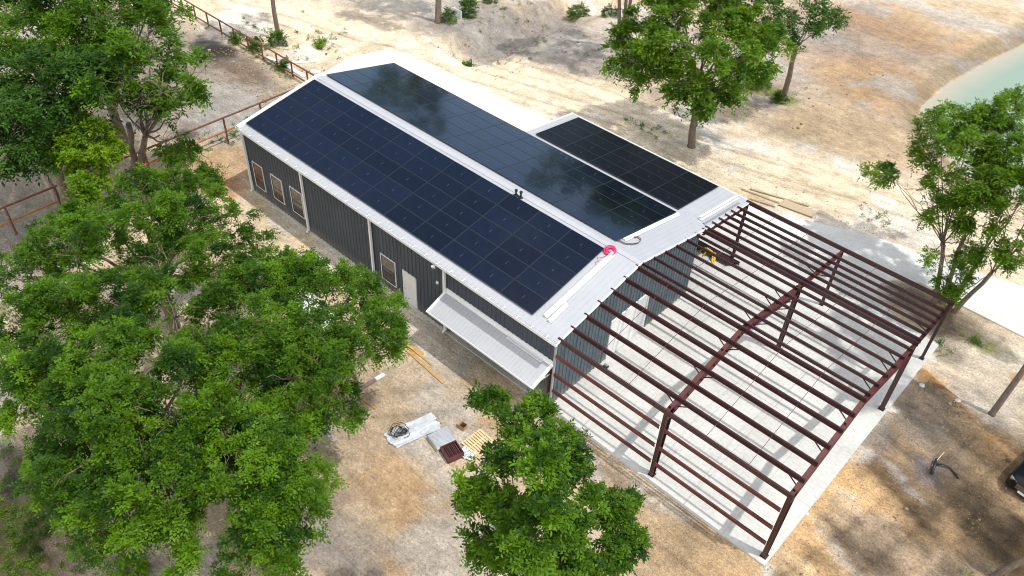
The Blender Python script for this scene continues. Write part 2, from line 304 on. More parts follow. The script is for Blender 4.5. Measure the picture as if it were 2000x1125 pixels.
# worn tone: broad fbm mottling, streaked along the wheel tracks in front of the frame
m1 = fbm(gx*.55, gy*.55, 41, 5); m2 = fbm(gx*1.9, gy*1.9, 43, 4)
uu = gx*.95-gy*.3; vv = gx*.3+gy*.95; m3 = fbm(uu*.25, vv*1.3, 47, 5)
fr = sst(37.9,39,gx)*(1-sst(13,20,gy))
mm = .74+.52*m1 + .40*(m2-.5) + fr*2.5*(m3-.5)
pl = (.75*sst(.53,.66,fbm(gx*.22+7,gy*.22,71,5)))[...,None]*(1-fr[...,None]*.6); lum = col.mean(-1,keepdims=True); col = col*(1-pl)+pl*(lum*1.18*np.array((1.08,.99,.88)))
rt = ruts(gx, gy); mm = mm*(1-.30*rt)
col *= np.clip(mm, .42, 1.6)[...,None]
relief = np.clip(.22+1.0*fr+.35*(1-sst(-1.8,-.8,gy))*sst(14,22,gx)+.12*sst(14,18,gy), 0, 1.2)
ny, nx = gx.shape
verts = np.stack([gx,gy,gz],-1).reshape(-1,3)
ii = np.arange(ny*nx).reshape(ny,nx)
quads = np.stack([ii[:-1,:-1],ii[:-1,1:],ii[1:,1:],ii[1:,:-1]],-1).reshape(-1,4)
def np_mesh(name, verts, quads, material, attr=None, parent=None, smooth=False):
    me = bpy.data.meshes.new(name); nv, nf = len(verts), len(quads)
    me.vertices.add(nv); me.vertices.foreach_set('co', np.ascontiguousarray(verts,dtype=np.float32).ravel())
    me.loops.add(nf*4); me.loops.foreach_set('vertex_index', np.ascontiguousarray(quads,dtype=np.int32).ravel())
    me.polygons.add(nf); me.polygons.foreach_set('loop_start', np.arange(0,nf*4,4,dtype=np.int32))
    me.polygons.foreach_set('loop_total', np.full(nf,4,dtype=np.int32))
    if smooth: me.polygons.foreach_set('use_smooth', np.ones(nf,dtype=bool))
    me.update(calc_edges=True)
    if attr is not None:
        if attr[1].ndim == 1: a = me.attributes.new(attr[0],'FLOAT','POINT'); a.data.foreach_set('value', attr[1].astype(np.float32))
        else:
            a = me.attributes.new(attr[0],'FLOAT_COLOR','POINT'); c4 = np.ones((nv,4),np.float32); c4[:,:attr[1].shape[1]] = attr[1]; a.data.foreach_set('color', c4.ravel())
    me.materials.append(material); o = bpy.data.objects.new(name, me); C.objects.link(o)
    if parent: o.parent = parent
    return o
def ground_mat():
    m, n, b = new_mat('sandy soil'); L = n.links.new
    at = n.nodes.new('ShaderNodeAttribute'); at.attribute_name = 'soil'
    tc = n.nodes.new('ShaderNodeTexCoord')
    def nz(sc, det, ro=.6, stretch=None):
        q = n.nodes.new('ShaderNodeTexNoise'); q.inputs['Scale'].default_value = sc; q.inputs['Detail'].default_value = det; q.inputs['Roughness'].default_value = ro
        src = tc.outputs['Object']
        if stretch:
            mp = n.nodes.new('ShaderNodeMapping'); mp.inputs['Rotation'].default_value = (0,0,stretch[1]); mp.inputs['Scale'].default_value = stretch[0]; L(src, mp.inputs['Vector']); src = mp.outputs['Vector']
        L(src, q.inputs['Vector']); return q.outputs['Fac']
    def ramp(s, p0, c0, p1, c1):
        q = n.nodes.new('ShaderNodeMapRange'); q.inputs['From Min'].default_value = p0; q.inputs['From Max'].default_value = p1
        q.inputs['To Min'].default_value = c0; q.inputs['To Max'].default_value = c1; L(s, q.inputs['Value']); return q.outputs['Result']
    def mul(a, c):
        q = n.nodes.new('ShaderNodeMath'); q.operation = 'MULTIPLY'; L(a, q.inputs[0]); L(c, q.inputs[1]); return q.outputs[0]
    f = mul(ramp(nz(1.6,9,.72), .3,.86,.7,1.36), ramp(nz(8,7,.74), .3,.60,.70,1.30))
    f = mul(f, ramp(nz(.9,7,.7,((.35,2.6,1),.30)), .3,.86,.7,1.14))
    f = mul(f, ramp(nz(19,4,.75), .30,.58,.52,1.06)); f = mul(f, ramp(nz(5,6,.75,((.30,2.2,1),.31)), .32,.86,.62,1.08))
    f = mul(f, ramp(nz(11,2.5,.6), .60,1.0,.70,.52)); f = mul(f, ramp(nz(3.2,6,.8), .56,1.0,.72,.62)); f = mul(f, ramp(nz(15,2,.5), .30,1.45,.38,1.05))
    sc = n.nodes.new('ShaderNodeVectorMath'); sc.operation = 'SCALE'; L(at.outputs['Color'], sc.inputs[0]); L(f, sc.inputs['Scale'])
    # straw-coloured litter specks
    mx = n.nodes.new('ShaderNodeMix'); mx.data_type = 'RGBA'; L(ramp(nz(5,5,.75), .60,0,.72,.55), mx.inputs[0]); L(sc.outputs[0], mx.inputs[6])
    tint = n.nodes.new('ShaderNodeMix'); tint.data_type = 'RGBA'; tint.blend_type = 'MULTIPLY'; tint.inputs[0].default_value = 1; L(sc.outputs[0], tint.inputs[6]); tint.inputs[7].default_value = (.80,.66,.48,1)
    L(tint.outputs[2], mx.inputs[7])
    L(mx.outputs[2], b.inputs['Base Color'])
    b.inputs['Roughness'].default_value = .95; b.inputs['Specular IOR Level'].default_value = .15
    h0 = n.nodes.new('ShaderNodeMath'); h0.operation = 'ADD'; L(nz(7,7,.7), h0.inputs[0]); L(nz(24,4,.65), h0.inputs[1])
    rg = nz(2.0,9,.72,((.55,2.4,1),.31)); rs = n.nodes.new('ShaderNodeMath'); rs.operation = 'MULTIPLY'; L(rg, rs.inputs[0]); L(at.outputs['Alpha'], rs.inputs[1])
    rk = n.nodes.new('ShaderNodeMath'); rk.operation = 'MULTIPLY'; L(rs.outputs[0], rk.inputs[0]); rk.inputs[1].default_value = 6.0
    h = n.nodes.new('ShaderNodeMath'); h.operation = 'ADD'; L(h0.outputs[0], h.inputs[0]); L(rk.outputs[0], h.inputs[1])
    bp = n.nodes.new('ShaderNodeBump'); bp.inputs['Strength'].default_value = .75; bp.inputs['Distance'].default_value = .07
    L(h.outputs[0], bp.inputs['Height']); L(bp.outputs['Normal'], b.inputs['Normal'])
    return m
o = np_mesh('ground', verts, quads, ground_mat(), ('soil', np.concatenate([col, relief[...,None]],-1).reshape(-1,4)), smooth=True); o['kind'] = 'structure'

# pond
wm, wn, wb = new_mat('milky pond water')
wa = wn.nodes.new('ShaderNodeAttribute'); wa.attribute_name = 'depth'; wr = wn.nodes.new('ShaderNodeValToRGB')
wr.color_ramp.elements[0].color = (.40,.36,.27,1); wr.color_ramp.elements[1].color = (.25,.315,.25,1); wn.links.new(wa.outputs['Fac'], wr.inputs['Fac']); wn.links.new(wr.outputs['Color'], wb.inputs['Base Color'])
wb.inputs['Roughness'].default_value = .16; wb.inputs['Specular IOR Level'].default_value = .25
q = wn.nodes.new('ShaderNodeTexNoise'); q.inputs['Scale'].default_value = 1.8; q.inputs['Detail'].default_value = 4
bp = wn.nodes.new('ShaderNodeBump'); bp.inputs['Strength'].default_value = .25; bp.inputs['Distance'].default_value = .05
tcw = wn.nodes.new('ShaderNodeTexCoord'); wn.links.new(tcw.outputs['Object'], q.inputs['Vector']); wn.links.new(q.outputs['Fac'], bp.inputs['Height']); wn.links.new(bp.outputs['Normal'], wb.inputs['Normal'])
px_, py_ = np.meshgrid(np.arange(24,88,.5), np.arange(36,118,.5)); psd = np.where(inside(px_,py_,POND),-1,1)*dist_poly(px_,py_,POND+POND[:1])
pi_ = np.arange(px_.size).reshape(px_.shape); cell_ok = (np.minimum(np.minimum(psd[:-1,:-1],psd[1:,:-1]),np.minimum(psd[:-1,1:],psd[1:,1:])) < .9)
pq = np.stack([pi_[:-1,:-1],pi_[:-1,1:],pi_[1:,1:],pi_[1:,:-1]],-1)[cell_ok]
us, inv = np.unique(pq, return_inverse=True)
o = np_mesh('pond_water', np.stack([px_.ravel()[us],py_.ravel()[us],np.full(len(us),-.62)],-1), inv.reshape(-1,4), wm, ('depth', np.clip((-psd.ravel()[us]+.2+.8*(fbm(px_.ravel()[us]*.9,py_.ravel()[us]*.9,61)-.5))/2.2,0,1)), smooth=True); o['kind'] = 'structure'

# concrete
def concrete(name, base, stain, scale):
    m, n, b = new_mat(name); L = n.links.new; tc = n.nodes.new('ShaderNodeTexCoord')
    a1 = n.nodes.new('ShaderNodeTexNoise'); a1.inputs['Scale'].default_value = scale; a1.inputs['Detail'].default_value = 7; a1.inputs['Roughness'].default_value = .65; L(tc.outputs['Object'], a1.inputs['Vector'])
    r1 = n.nodes.new('ShaderNodeValToRGB'); r1.color_ramp.elements[0].position = .33; r1.color_ramp.elements[1].position = .62
    r1.color_ramp.elements[0].color = (*stain,1); r1.color_ramp.elements[1].color = (*base,1); L(a1.outputs['Fac'], r1.inputs['Fac'])
    a2 = n.nodes.new('ShaderNodeTexNoise'); a2.inputs['Scale'].default_value = 6; a2.inputs['Detail'].default_value = 6; L(tc.outputs['Object'], a2.inputs['Vector'])
    r2_ = n.nodes.new('ShaderNodeMapRange'); r2_.inputs['From Min'].default_value = .3; r2_.inputs['From Max'].default_value = .6; r2_.inputs['To Min'].default_value = .88; r2_.inputs['To Max'].default_value = 1.03; L(a2.outputs['Fac'], r2_.inputs['Value'])
    sc = n.nodes.new('ShaderNodeVectorMath'); sc.operation = 'SCALE'; L(r1.outputs['Color'], sc.inputs[0]); L(r2_.outputs['Result'], sc.inputs['Scale'])
    L(sc.outputs[0], b.inputs['Base Color']); b.inputs['Roughness'].default_value = .8; b.inputs['Specular IOR Level'].default_value = .3
    return m
M['slab'] = concrete('grey white concrete', (.555,.555,.53), (.45,.45,.43), .45)
M['drive'] = concrete('bleached driveway concrete', (.66,.655,.63), (.55,.54,.51), .4)
M['pad'] = concrete('fresh white concrete', (.80,.765,.69), (.68,.63,.55), .5)
M['joint'] = mat('saw cut joint', (.31,.305,.29), .9)
mb = MB(); mb.prism(SLAB, 'z', -.3, 0); o = mb.build('slab', M['slab']); o['kind'] = 'structure'
mb = MB(); mb.prism(DRIVE, 'z', -.3, -.003); o = mb.build('driveway', M['drive']); o['kind'] = 'structure'
mb = MB(); mb.prism(PAD, 'z', -.3, -.02); o = mb.build('concrete_pad', M['pad']); o['kind'] = 'structure'
mb = MB()
for y in (3.9, 8.05, 12.2, 16.4):
    mb.add([(25.8,y,.004),(37.9,y,.004),(37.9,y+.014,.004),(25.8,y+.014,.004)], [(0,1,2,3)])
for x in (27.6, 29.7, 33.7, 35.8):
    mb.add([(x,-.1,.005),(x+.014,-.1,.005),(x+.014,18.5 if x > 34 else 19.4,.005),(x,18.5 if x > 34 else 19.4,.005)], [(0,1,2,3)])
mb.add([(31.72,-.1,.006),(31.735,-.1,.006),(31.735,20.4,.006),(31.72,20.4,.006)], [(0,1,2,3)])
o = mb.build('slab_joints', M['joint'], recalc=False); o['kind'] = 'structure'

# ------------------------------------------------------------------ metal building
def PT(mb, name, m, root, parent=None, smooth=False):
    L = root.location
    mb.v = [(x-L[0], y-L[1], z-L[2]) for x,y,z in mb.v]
    return mb.build(name, m, parent or root, smooth=smooth)
SL = .1975; YR = 6.025
def zr(y): return 4.76+SL*y if y <= YR else 4.76+SL*(2*YR-y)
def zl(y): return 4.69-.123*(y-12.05)
B = thing('metal_building', 'long charcoal metal building with pale low gable roof, white trim and side lean-to', 'building', (12.8,6,0))
mb = MB()
WIN = [(.50,1.55,.62,2.45),(2.45,3.55,.70,2.47),(4.45,5.60,.72,2.55),(12.85,14.05,.52,2.30)]
DOOR = (14.75,15.72,.03,2.2)
def ribbed_x(mb, x0, x1, z0, z1, y, holes=(), pitch=.3):
    # wall sheet in the plane y, ribs towards -y
    mb.box(x0, x1, y, y+.08, z0, z1)
    x = x0+.15
    while x < x1-.04:
        hs = [h for h in holes if h[0]-.06 < x < h[1]+.06]
        segs = [(z0,z1)] if not hs else [(z0, hs[0][2]-.05), (hs[0][3]+.05, z1)]
        for a,b in segs:
            if b-a > .05:
                mb.prism([(x-.05,y+.004),(x-.028,y-.038),(x+.028,y-.038),(x+.05,y+.004)], 'z', a+.004, b-.004)
        for q in (x+.10, x+.20):
            if q < x1-.03 and not any(h[0]-.05 < q < h[1]+.05 for h in holes): mb.prism([(q-.014,y+.004),(q,y-.009),(q+.014,y+.004)], 'z', z0+.006, z1-.006)
        x += pitch
ribbed_x(mb, 0, 18.2, 0, 4.66, 0, WIN+[DOOR])
ribbed_x(mb, 18.2, 25.58, 2.85, 4.66, .003)
mb.box(-.0, .08, .1, 11.9, 0, 4.6)
mb.box(0, 25.4, 11.97, 12.05, 0, 4.62)
mb.prism([(.1,4.6),(11.9,4.6),(YR,5.8)], 'x', .0, .08)
PT(mb, 'wall', M['wall'], B)
# front gable
mb = MB(); mb.prism([(.09,0),(12.05,0),(12.05,4.66),(YR,5.85),(.09,4.66)], 'x', 25.50, 25.56)
y = .2
GD = (4.45,7.75,2.80)
while y < 12.0:
    zt = zr(y)-.09
    z0 = GD[2]+.06 if GD[0]-.06 < y < GD[1]+.06 else 0.004
    mb.prism([(25.556,y-.05),(25.598,y-.026),(25.598,y+.026),(25.556,y+.05)], 'z', z0, zt)
    for q in (y+.1, y+.2):
        if q < 12 and not (GD[0]-.05 < q < GD[1]+.05): mb.prism([(25.556,q-.014),(25.567,q),(25.556,q+.014)], 'z', .006, zr(q)-.09)
    y += .3
PT(mb, 'gable_wall', M['gable'], B)
# recessed porch under the awning
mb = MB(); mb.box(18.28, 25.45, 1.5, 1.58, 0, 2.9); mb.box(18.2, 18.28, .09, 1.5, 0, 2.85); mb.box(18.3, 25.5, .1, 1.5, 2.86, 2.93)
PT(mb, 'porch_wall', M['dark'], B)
mb = MB(); mb.box(-.1, 25.44, -.14, .02, -.3, -.004); mb.box(18.3, 25.44, .02, 1.5, -.3, -.008); mb.box(.02, 18.2, .02, .09, -.3, -.01); mb.box(-.1, .0, .02, 12, -.3, -.006)
PT(mb, 'foundation', M['slab'], B)
mb = MB(); mb.box(25.30, 25.49, -.01, .16, .0, 2.86); mb.box(25.34, 25.44, -.05, -.012, .0, 2.86)
PT(mb, 'corner_column', M['steel'], B)
# roof
mb = MB()
mb.prism([(-.2,zr(-.2)-.06),(YR,zr(YR)-.06),(YR,zr(YR)),(-.2,zr(-.2))], 'x', -.15, 25.78)
mb.prism([(YR+.004,zr(YR)-.06),(12.25,zr(12.25)-.06),(12.25,zr(12.25)),(YR+.004,zr(YR))], 'x', -.15, 25.78)
x = 0.0
while x < 25.7:
    mb.beam((x,-.2,zr(-.2)+.005),(x,YR-.1,zr(YR-.1)+.005), .034, .022)
    mb.beam((x,YR+.1,zr(YR-.1)+.005),(x,12.25,zr(12.25)+.005), .034, .022)
    x += .305
roof = PT(mb, 'roof', M['roof'], B)
mb = MB(); mb.prism([(YR-.24,zr(YR-.24)+.012),(YR,zr(YR)+.03),(YR+.24,zr(YR-.24)+.012),(YR+.24,zr(YR-.24)+.033),(YR,zr(YR)+.048),(YR-.24,zr(YR-.24)+.033)], 'x', -.17, 25.79)
PT(mb, 'ridge_cap', M['roof'], B, roof)
mb = MB()
mb.prism([(12.15,zl(12.15)-.06),(17.02,zl(17.02)-.06),(17.02,zl(17.02)),(12.15,zl(12.15))], 'x', 12.25, 25.78)
x = 12.4
while x < 25.7:
    mb.beam((x,12.28,zl(12.28)+.005),(x,17.02,zl(17.02)+.005), .034, .022); x += .305
PT(mb, 'lean_to_roof', M['roof'], B)
# trims
mb = MB()
for x0, x1 in ((-.19,.08),):
    mb.beam(((x0+x1)/2,-.24,zr(-.24)+.01),((x0+x1)/2,YR,zr(YR)+.01), x1-x0, .16)
    mb.beam(((x0+x1)/2,YR,zr(YR)+.012),((x0+x1)/2,12.3,zr(12.3)+.012), x1-x0, .16)
PT(mb, 'rake_trim', M['white'], B); mb = MB()
mb.beam((12.26,12.3,zl(12.3)+.0),(12.26,17.06,zl(17.06)+.0), .10, .14)
PT(mb, 'rake_trim', M['white'], B); mb = MB(); mb.beam((12.34,17.05,zl(17.05)-.03),(25.78,17.05,zl(17.05)-.03), .06, .12)
PT(mb, 'eave_flashing', M['white'], B)
mb = MB(); mb.beam((25.80,-.2,zr(-.2)-.045),(25.80,YR,zr(YR)-.045), .03, .11); mb.beam((25.80,YR,zr(YR)-.043),(25.80,12.25,zr(12.25)-.043), .03, .11); mb.beam((25.80,12.3,zl(12.3)-.04),(25.80,17,zl(17)-.04), .03, .10)
PT(mb, 'gable_edge_trim', M['white'], B)
g = MB()
g.prism([(-.34,4.56),(-.19,4.56),(-.19,4.70),(-.21,4.70),(-.21,4.58),(-.325,4.58),(-.325,4.72),(-.34,4.72)], 'x', -.2, 25.80)
g.box(-.22,-.2,-.34,-.19,4.56,4.72); g.box(25.80,25.815,-.34,-.19,4.56,4.72)
gut = PT(g, 'gutter', M['white'], B)
g = MB(); x = .3
while x < 25.7:
    g.box(x, x+.045, -.343, .02, 4.725, 4.735); x += .92
PT(g, 'gutter_strap', M['white'], B, gut)
mb = MB(); mb.box(0, 25.58, -.055, -.006, 4.50, 4.66); PT(mb, 'eave_trim', M['white'], B)
for i, (x, z0) in enumerate(((.06,0),(6.0,0),(12.2,0),(18.12,0))):
    mb = MB(); mb.box(x-.065, x+.065, -.19, -.07, z0+.12, 4.5); mb.beam((x,-.13,4.44),(x,-.26,4.60), .10, .10); mb.beam((x,-.13,.13),(x,-.30,.02), .10, .10)
    PT(mb, 'downspout', M['white'], B)
mb = MB(); mb.box(-.05,.015,-.06,.1,0,4.6); PT(mb, 'corner_trim', M['trim'], B); mb = MB(); mb.box(25.54,25.60,-.055,.09,0,4.6); PT(mb, 'corner_trim', M['trim'], B)
for (x0,x1,z0,z1) in WIN:
    f = MB()
    for a in ((x0-.022,x0+.02,z0-.022,z1+.022),(x1-.02,x1+.022,z0-.022,z1+.022),(x0+.02,x1-.02,z0-.022,z0+.02),(x0+.02,x1-.02,z1-.02,z1+.022)): f.box(a[0],a[1],-.05,.0,a[2],a[3])
    fr = PT(f, 'window', M['white'], B)
    g = MB(); g.box(x0+.022,x1-.022,-.022,-.004,z0+.022,z1-.022); PT(g, 'pane', M['glass'], B, fr)
    g = MB(); zm = (z0+z1)/2
    for a in ((x0+.022,x0+.06,z0+.022,z1-.022),(x1-.06,x1-.022,z0+.022,z1-.022),(x0+.06,x1-.06,zm-.025,zm+.025),(x0+.06,x1-.06,z0+.022,z0+.06),(x0+.06,x1-.06,z1-.06,z1-.022)): g.box(a[0],a[1],-.034,-.0225,a[2],a[3])
    PT(g, 'sash', M['blackp'], B, fr)
x0,x1,z0,z1 = DOOR
d = MB(); d.box(x0,x1,-.045,-.004,z0,z1); dr = PT(d, 'door', M['door'], B)
d = MB(); d.box(x0-.06,x0-.003,-.06,-.004,z0,z1+.06); d.box(x1+.003,x1+.06,-.06,-.004,z0,z1+.06); d.box(x0-.003,x1+.003,-.06,-.004,z1+.003,z1+.06); PT(d, 'door_frame', M['door'], B, dr)
d = MB(); d.box(x0+.05,x0+.14,-.10,-.046,z0+.97,z0+1.02); d.box(x0+.07,x0+.12,-.07,-.046,z0+1.15,z0+1.2); PT(d, 'handle', M['galv'], B, dr)
# big white doors in the front gable
y0,y1,zt = GD
d = MB(); d.box(25.563,25.60,y0+.08,6.78,.03,zt-.08); dr = PT(d, 'double_door', M['door'], B)
d = MB(); d.box(25.563,25.595,6.83,y1-.08,.03,zt-.08)
M['door2'] = mat('grey white door leaf', (.52,.55,.56), .45, var=.06, scale=2); PT(d, 'door_leaf', M['door2'], B, dr)
d = MB(); d.box(25.563,25.625,y0,y0+.077,.0,zt); d.box(25.563,25.625,y1-.077,y1,.0,zt); d.box(25.563,25.625,y0+.077,y1-.077,zt-.077,zt); d.box(25.563,25.615,6.782,6.828,.03,zt-.08); PT(d, 'door_frame', M['white'], B, dr)
# awning
def za(y): return 2.98+.42*(y+.02)
mb = MB(); mb.prism([(-1.42,za(-1.42)-.04),(.0,za(0)-.04),(.0,za(0)),(-1.42,za(-1.42))], 'x', 18.22, 25.50)
x = 18.5
while x < 25.4:
    mb.beam((x,-1.42,za(-1.42)+.008),(x,-.12,za(-.12)+.008), .035, .024); x += .23
aw = PT(mb, 'awning', M['roof'], B)
mb = MB(); mb.beam((18.21,-1.46,za(-1.46)-.005),(18.21,.0,za(0)-.005), .14, .11); mb.beam((25.51,-1.46,za(-1.46)-.005),(25.51,.0,za(0)-.005), .14, .11)
mb.beam((18.29,-.10,za(-.10)+.045),(25.43,-.10,za(-.10)+.045), .17, .05, up=(0,-.42,1)); mb.box(18.15,25.56,-.05,-.005,3.0,3.16); mb.box(18.29,25.43,-1.455,-1.424,2.31,2.42)
PT(mb, 'awning_trim', M['white'], B, aw)
mb = MB()
for x in (18.3, 20.7, 23.1, 25.4): mb.beam((x,.0,2.2),(x,-1.3,2.35), .05, .05); mb.beam((x,-1.36,2.34),(x,0,2.86), .05, .05)
PT(mb, 'awning_bracket', M['white'], B, aw)
# security lamps
mb = MB(); mb.box(17.55,17.72,-.36,-.34,4.46,4.62); mb.tube([(17.63,-.36,4.52),(17.58,-.48,4.46)], [.07,.10]); mb.tube([(17.63,-.36,4.52),(17.72,-.48,4.46)], [.07,.10]); PT(mb, 'floodlight', M['galv'], B)
mb = MB(); mb.box(17.45,17.6,-.09,-.04,3.05,3.2); mb.tube([(17.52,-.09,3.12),(17.52,-.14,3.10)], [.05,.06]); PT(mb, 'wall_lamp', M['white'], B)
# vent pipes on the ridge strip
for x, y in ((17.62,5.68),(17.92,5.74)):
    mb = MB(); mb.tube([(x,y,zr(y)-.01),(x,y,zr(y)+.03),(x,y,zr(y)+.05)], [.16,.14,.06], 12); mb.tube([(x,y,zr(y)+.03),(x,y,zr(y)+.36)], .05, 10); mb.tube([(x,y,zr(y)+.30),(x,y,zr(y)+.38)], .085, 10)
    PT(mb, 'vent_pipe', M['blackp'], B)
# lean-to back posts
for x in (12.45, 19.0):
    mb = MB(); mb.box(x-.08,x+.08,16.7,16.86,0,zl(16.8)-.07); PT(mb, 'lean_to_post', M['steel'], B)

# ------------------------------------------------------------------ solar panels
PW, PH = 2.139, 1.067
def make_panel():
    t = thing('solar_panel', 'x', 'solar panel')
    f = MB(); b = .020
    f.box(0,PW,0,b,-.04,0); f.box(0,PW,PH-b,PH,-.04,0); f.box(0,b,b,PH-b,-.04,0); f.box(PW-b,PW,b,PH-b,-.04,0)
    f.build('frame', M['frame'], t)
    f = MB(); f.box(b,PW-b,b,PH-b,-.025,-.004); f.build('glass', M['cell'], t)
    f = MB(); f.box(PW/2-.006,PW/2+.006,PH*.42,PH*.60,-.0035,-.001); f.build('glint_strip', M['mark'], t)  # pale strip standing in for the small reflection on the panel
    return t
ORD = ['first','second','third','fourth','fifth','sixth','seventh','eighth','ninth','tenth','eleventh']
proto = make_panel(); first = [True]
def place_panel(x, y, z, ang, sy, label, group):
    t = proto if first[0] else copy_tree(proto); first[0] = False
    t.location = (x,y,z); t.rotation_euler = (ang,0,0); t.scale = (1,sy,1); tag(t, label, 'solar panel', group)
RN = ['eave row','second row above the eave','middle row','second row below the ridge','ridge row']
for r in range(5):
    for c in range(11):
        y = .24+r*1.057
        place_panel(.16+c*2.152, y, 4.76+SL*y+.115, math.atan(SL), 1, 'black solar panel, near slope, %s, %s from the far gable' % (RN[r], ORD[c]), 'solar panels on the near roof slope')
for r in range(5):
    for c in range(11):
        y = 6.45+r*1.128
        place_panel(.20+c*2.152, y, zr(y)+.115, -math.atan(SL), 1.065, 'blue reflecting solar panel, far slope, %s, %s from far gable' % (RN[4-r], ORD[c]), 'solar panels on the far roof slope')
LN = ['row next to main roof','second row from main roof','third row from main roof','outer eave row']
for r in range(4):
    for c in range(5):
        y = 12.55+r*1.062
        if r == 0 and c == 0:
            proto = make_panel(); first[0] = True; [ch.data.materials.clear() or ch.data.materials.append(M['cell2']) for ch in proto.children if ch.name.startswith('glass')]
        place_panel(12.95+c*2.155, y, zl(y)+.115, -math.atan(.123), 1.0, 'black solar panel on lean-to, %s, %s from far end' % (LN[r], ORD[c]), 'solar panels on the lean-to roof')

# ------------------------------------------------------------------ steel frame
F = thing('carport', 'red oxide open steel carport frame of purlins, rafters and columns over the concrete slab', 'carport', (31.7,8.5,0))
def zf(y): return 4.80+.1925*y if y <= 5.95 else (4.80+.1925*(11.9-y) if y <= 12.06 else 4.80-.123*(y-12.05))
def zsec(y, z, h=.215, fl=.068, t=.016, s=1):
    return [(y-s*t/2,z-h+t),(y-s*fl,z-h+t),(y-s*fl,z-h),(y+s*t/2,z-h),(y+s*t/2,z-t),(y+s*fl,z-t),(y+s*fl,z),(y-s*t/2,z)]
PUR = [.90,1.86,2.83,3.80,4.76,5.70,6.12,7.10,8.13,9.17,10.20,11.20,13.05,13.75,14.42,15.08,15.78]
for y in PUR:
    s = -1 if 6 < y < 12 else 1
    if y > 12.5: s = -1
    mb = MB(); mb.prism(zsec(y, zf(y), s=s), 'x', 25.62, 37.80); PT(mb, 'purlin', M['steel'], F)
for y in (.05, 11.98, 12.30, 16.86):
    mb = MB(); z = zf(min(y,12.0)) if y < 12.2 else zf(y)
    mb.prism([(y-.05,z-.24),(y+.05,z-.24),(y+.05,z-.224),(y-.034,z-.224),(y-.034,z-.016),(y+.05,z-.016),(y+.05,z),(y-.05,z)], 'x', 25.62, 37.82)
    PT(mb, 'eave_strut', M['steel'], F)
def ibeam(mb, p0, p1, d0, d1, fw=.2, t=.018, up=(0,0,1)):
    # p0,p1 on the top flange centre line; web depth d0 -> d1
    p0, p1 = Vector(p0), Vector(p1); d = (p1-p0).normalized(); up = Vector(up); sd = d.cross(up).normalized(); u = sd.cross(d).normalized()
    mb.beam(p0-u*t/2, p1-u*t/2, fw, t, up)
    mb.beam(p0-u*(d0-t/2), p1-u*(d1-t/2), fw, t, up)
    n = len(mb.v); w = .012
    vs = []
    for p, dd in ((p0,d0),(p1,d1)):
        for s_, q in ((-1,dd-.002-t+.004),(1,dd-.002-t+.004),(1,t-.002),(-1,t-.002)):
            vs.append(p+sd*s_*w/2-u*q)
    mb.add(vs, [(0,1,2,3),(7,6,5,4),(0,4,5,1),(1,5,6,2),(2,6,7,3),(3,7,4,0)])
for x in (31.7, 37.68):
    m_ = M['steel_lit']
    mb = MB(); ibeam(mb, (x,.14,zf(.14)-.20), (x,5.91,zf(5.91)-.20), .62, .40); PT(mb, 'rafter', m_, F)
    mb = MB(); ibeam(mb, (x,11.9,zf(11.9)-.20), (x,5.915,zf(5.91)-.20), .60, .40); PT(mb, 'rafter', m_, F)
    mb = MB(); ibeam(mb, (x,.13,0.0), (x,.13,zf(.13)-.235), .24, .50, up=(0,-1,0)); mb.box(x-.15,x+.15,.10,.42,.0,.02); PT(mb, 'column', M['steel'], F)
    mb = MB(); ibeam(mb, (x,11.98,.0), (x,11.98,zf(11.98)-.25), .24, .34, up=(0,1,0)); mb.box(x-.15,x+.15,11.7,12.0,.0,.02); PT(mb, 'column', M['steel'], F)
for x in (25.72, 31.7, 37.68):
    mb = MB(); ibeam(mb, (x,12.10,zf(12.1)-.20), (x,16.78,zf(16.78)-.20), .30, .26, .14); PT(mb, 'rafter', M['steel_lit'] if x < 37 else M['steel'], F)
    mb = MB(); ibeam(mb, (x,16.92,.0), (x,16.92,zf(16.9)-.245), .18, .18, .14, up=(0,1,0)); mb.box(x-.12,x+.12,16.7,16.95,.0,.018); PT(mb, 'column', M['steel'], F)
for z in (1.12, 2.28, 3.56):
    for xa, xb in ((25.62,31.59),(31.82,37.58)):
        mb = MB(); mb.prism([(.0,z-.1),(.08,z-.1),(.08,z-.084),(.016,z-.084),(.016,z+.084),(.08,z+.084),(.08,z+.1),(.0,z+.1)], 'x', xa, xb); PT(mb, 'girt', M['steel_lit'], F)
for x in (27.62, 29.66, 33.70, 35.74):
    mb = MB(); mb.tube([(x,.1,zf(.1)-.07),(x,5.7,zf(5.7)-.07),(x,6.12,zf(6.12)-.07),(x,11.95,zf(11.95)-.07)], .013, 5); mb.tube([(x,12.3,zf(12.3)-.08),(x,16.8,zf(16.8)-.08)], .013, 5); PT(mb, 'sag_rod', M['rod'], F)
for x in (31.7, 37.68):
    for y in (.90,2.83,4.76,7.10,9.17,10.20,13.75):
        zt = zf(y)-.19; dz = .40 if y < 12.5 else .2
        mb = MB(); mb.beam((x-.62,y,zt),(x-.08,y,zt-dz), .04, .04)
        if x < 37: mb.beam((x+.62,y,zt),(x+.08,y,zt-dz), .04, .04)
        PT(mb, 'flange_brace', M['steel'], F)
# end clips on the rafter tops
for x in (31.7, 37.68):
    mb = MB()
    for y in (.35, 4.2, 8.0, 11.4): mb.box(x-.06,x+.06,y,y+.012,zf(y)-.205,zf(y)-.05)
    PT(mb, 'purlin_clip', M['steel_lit'], F)

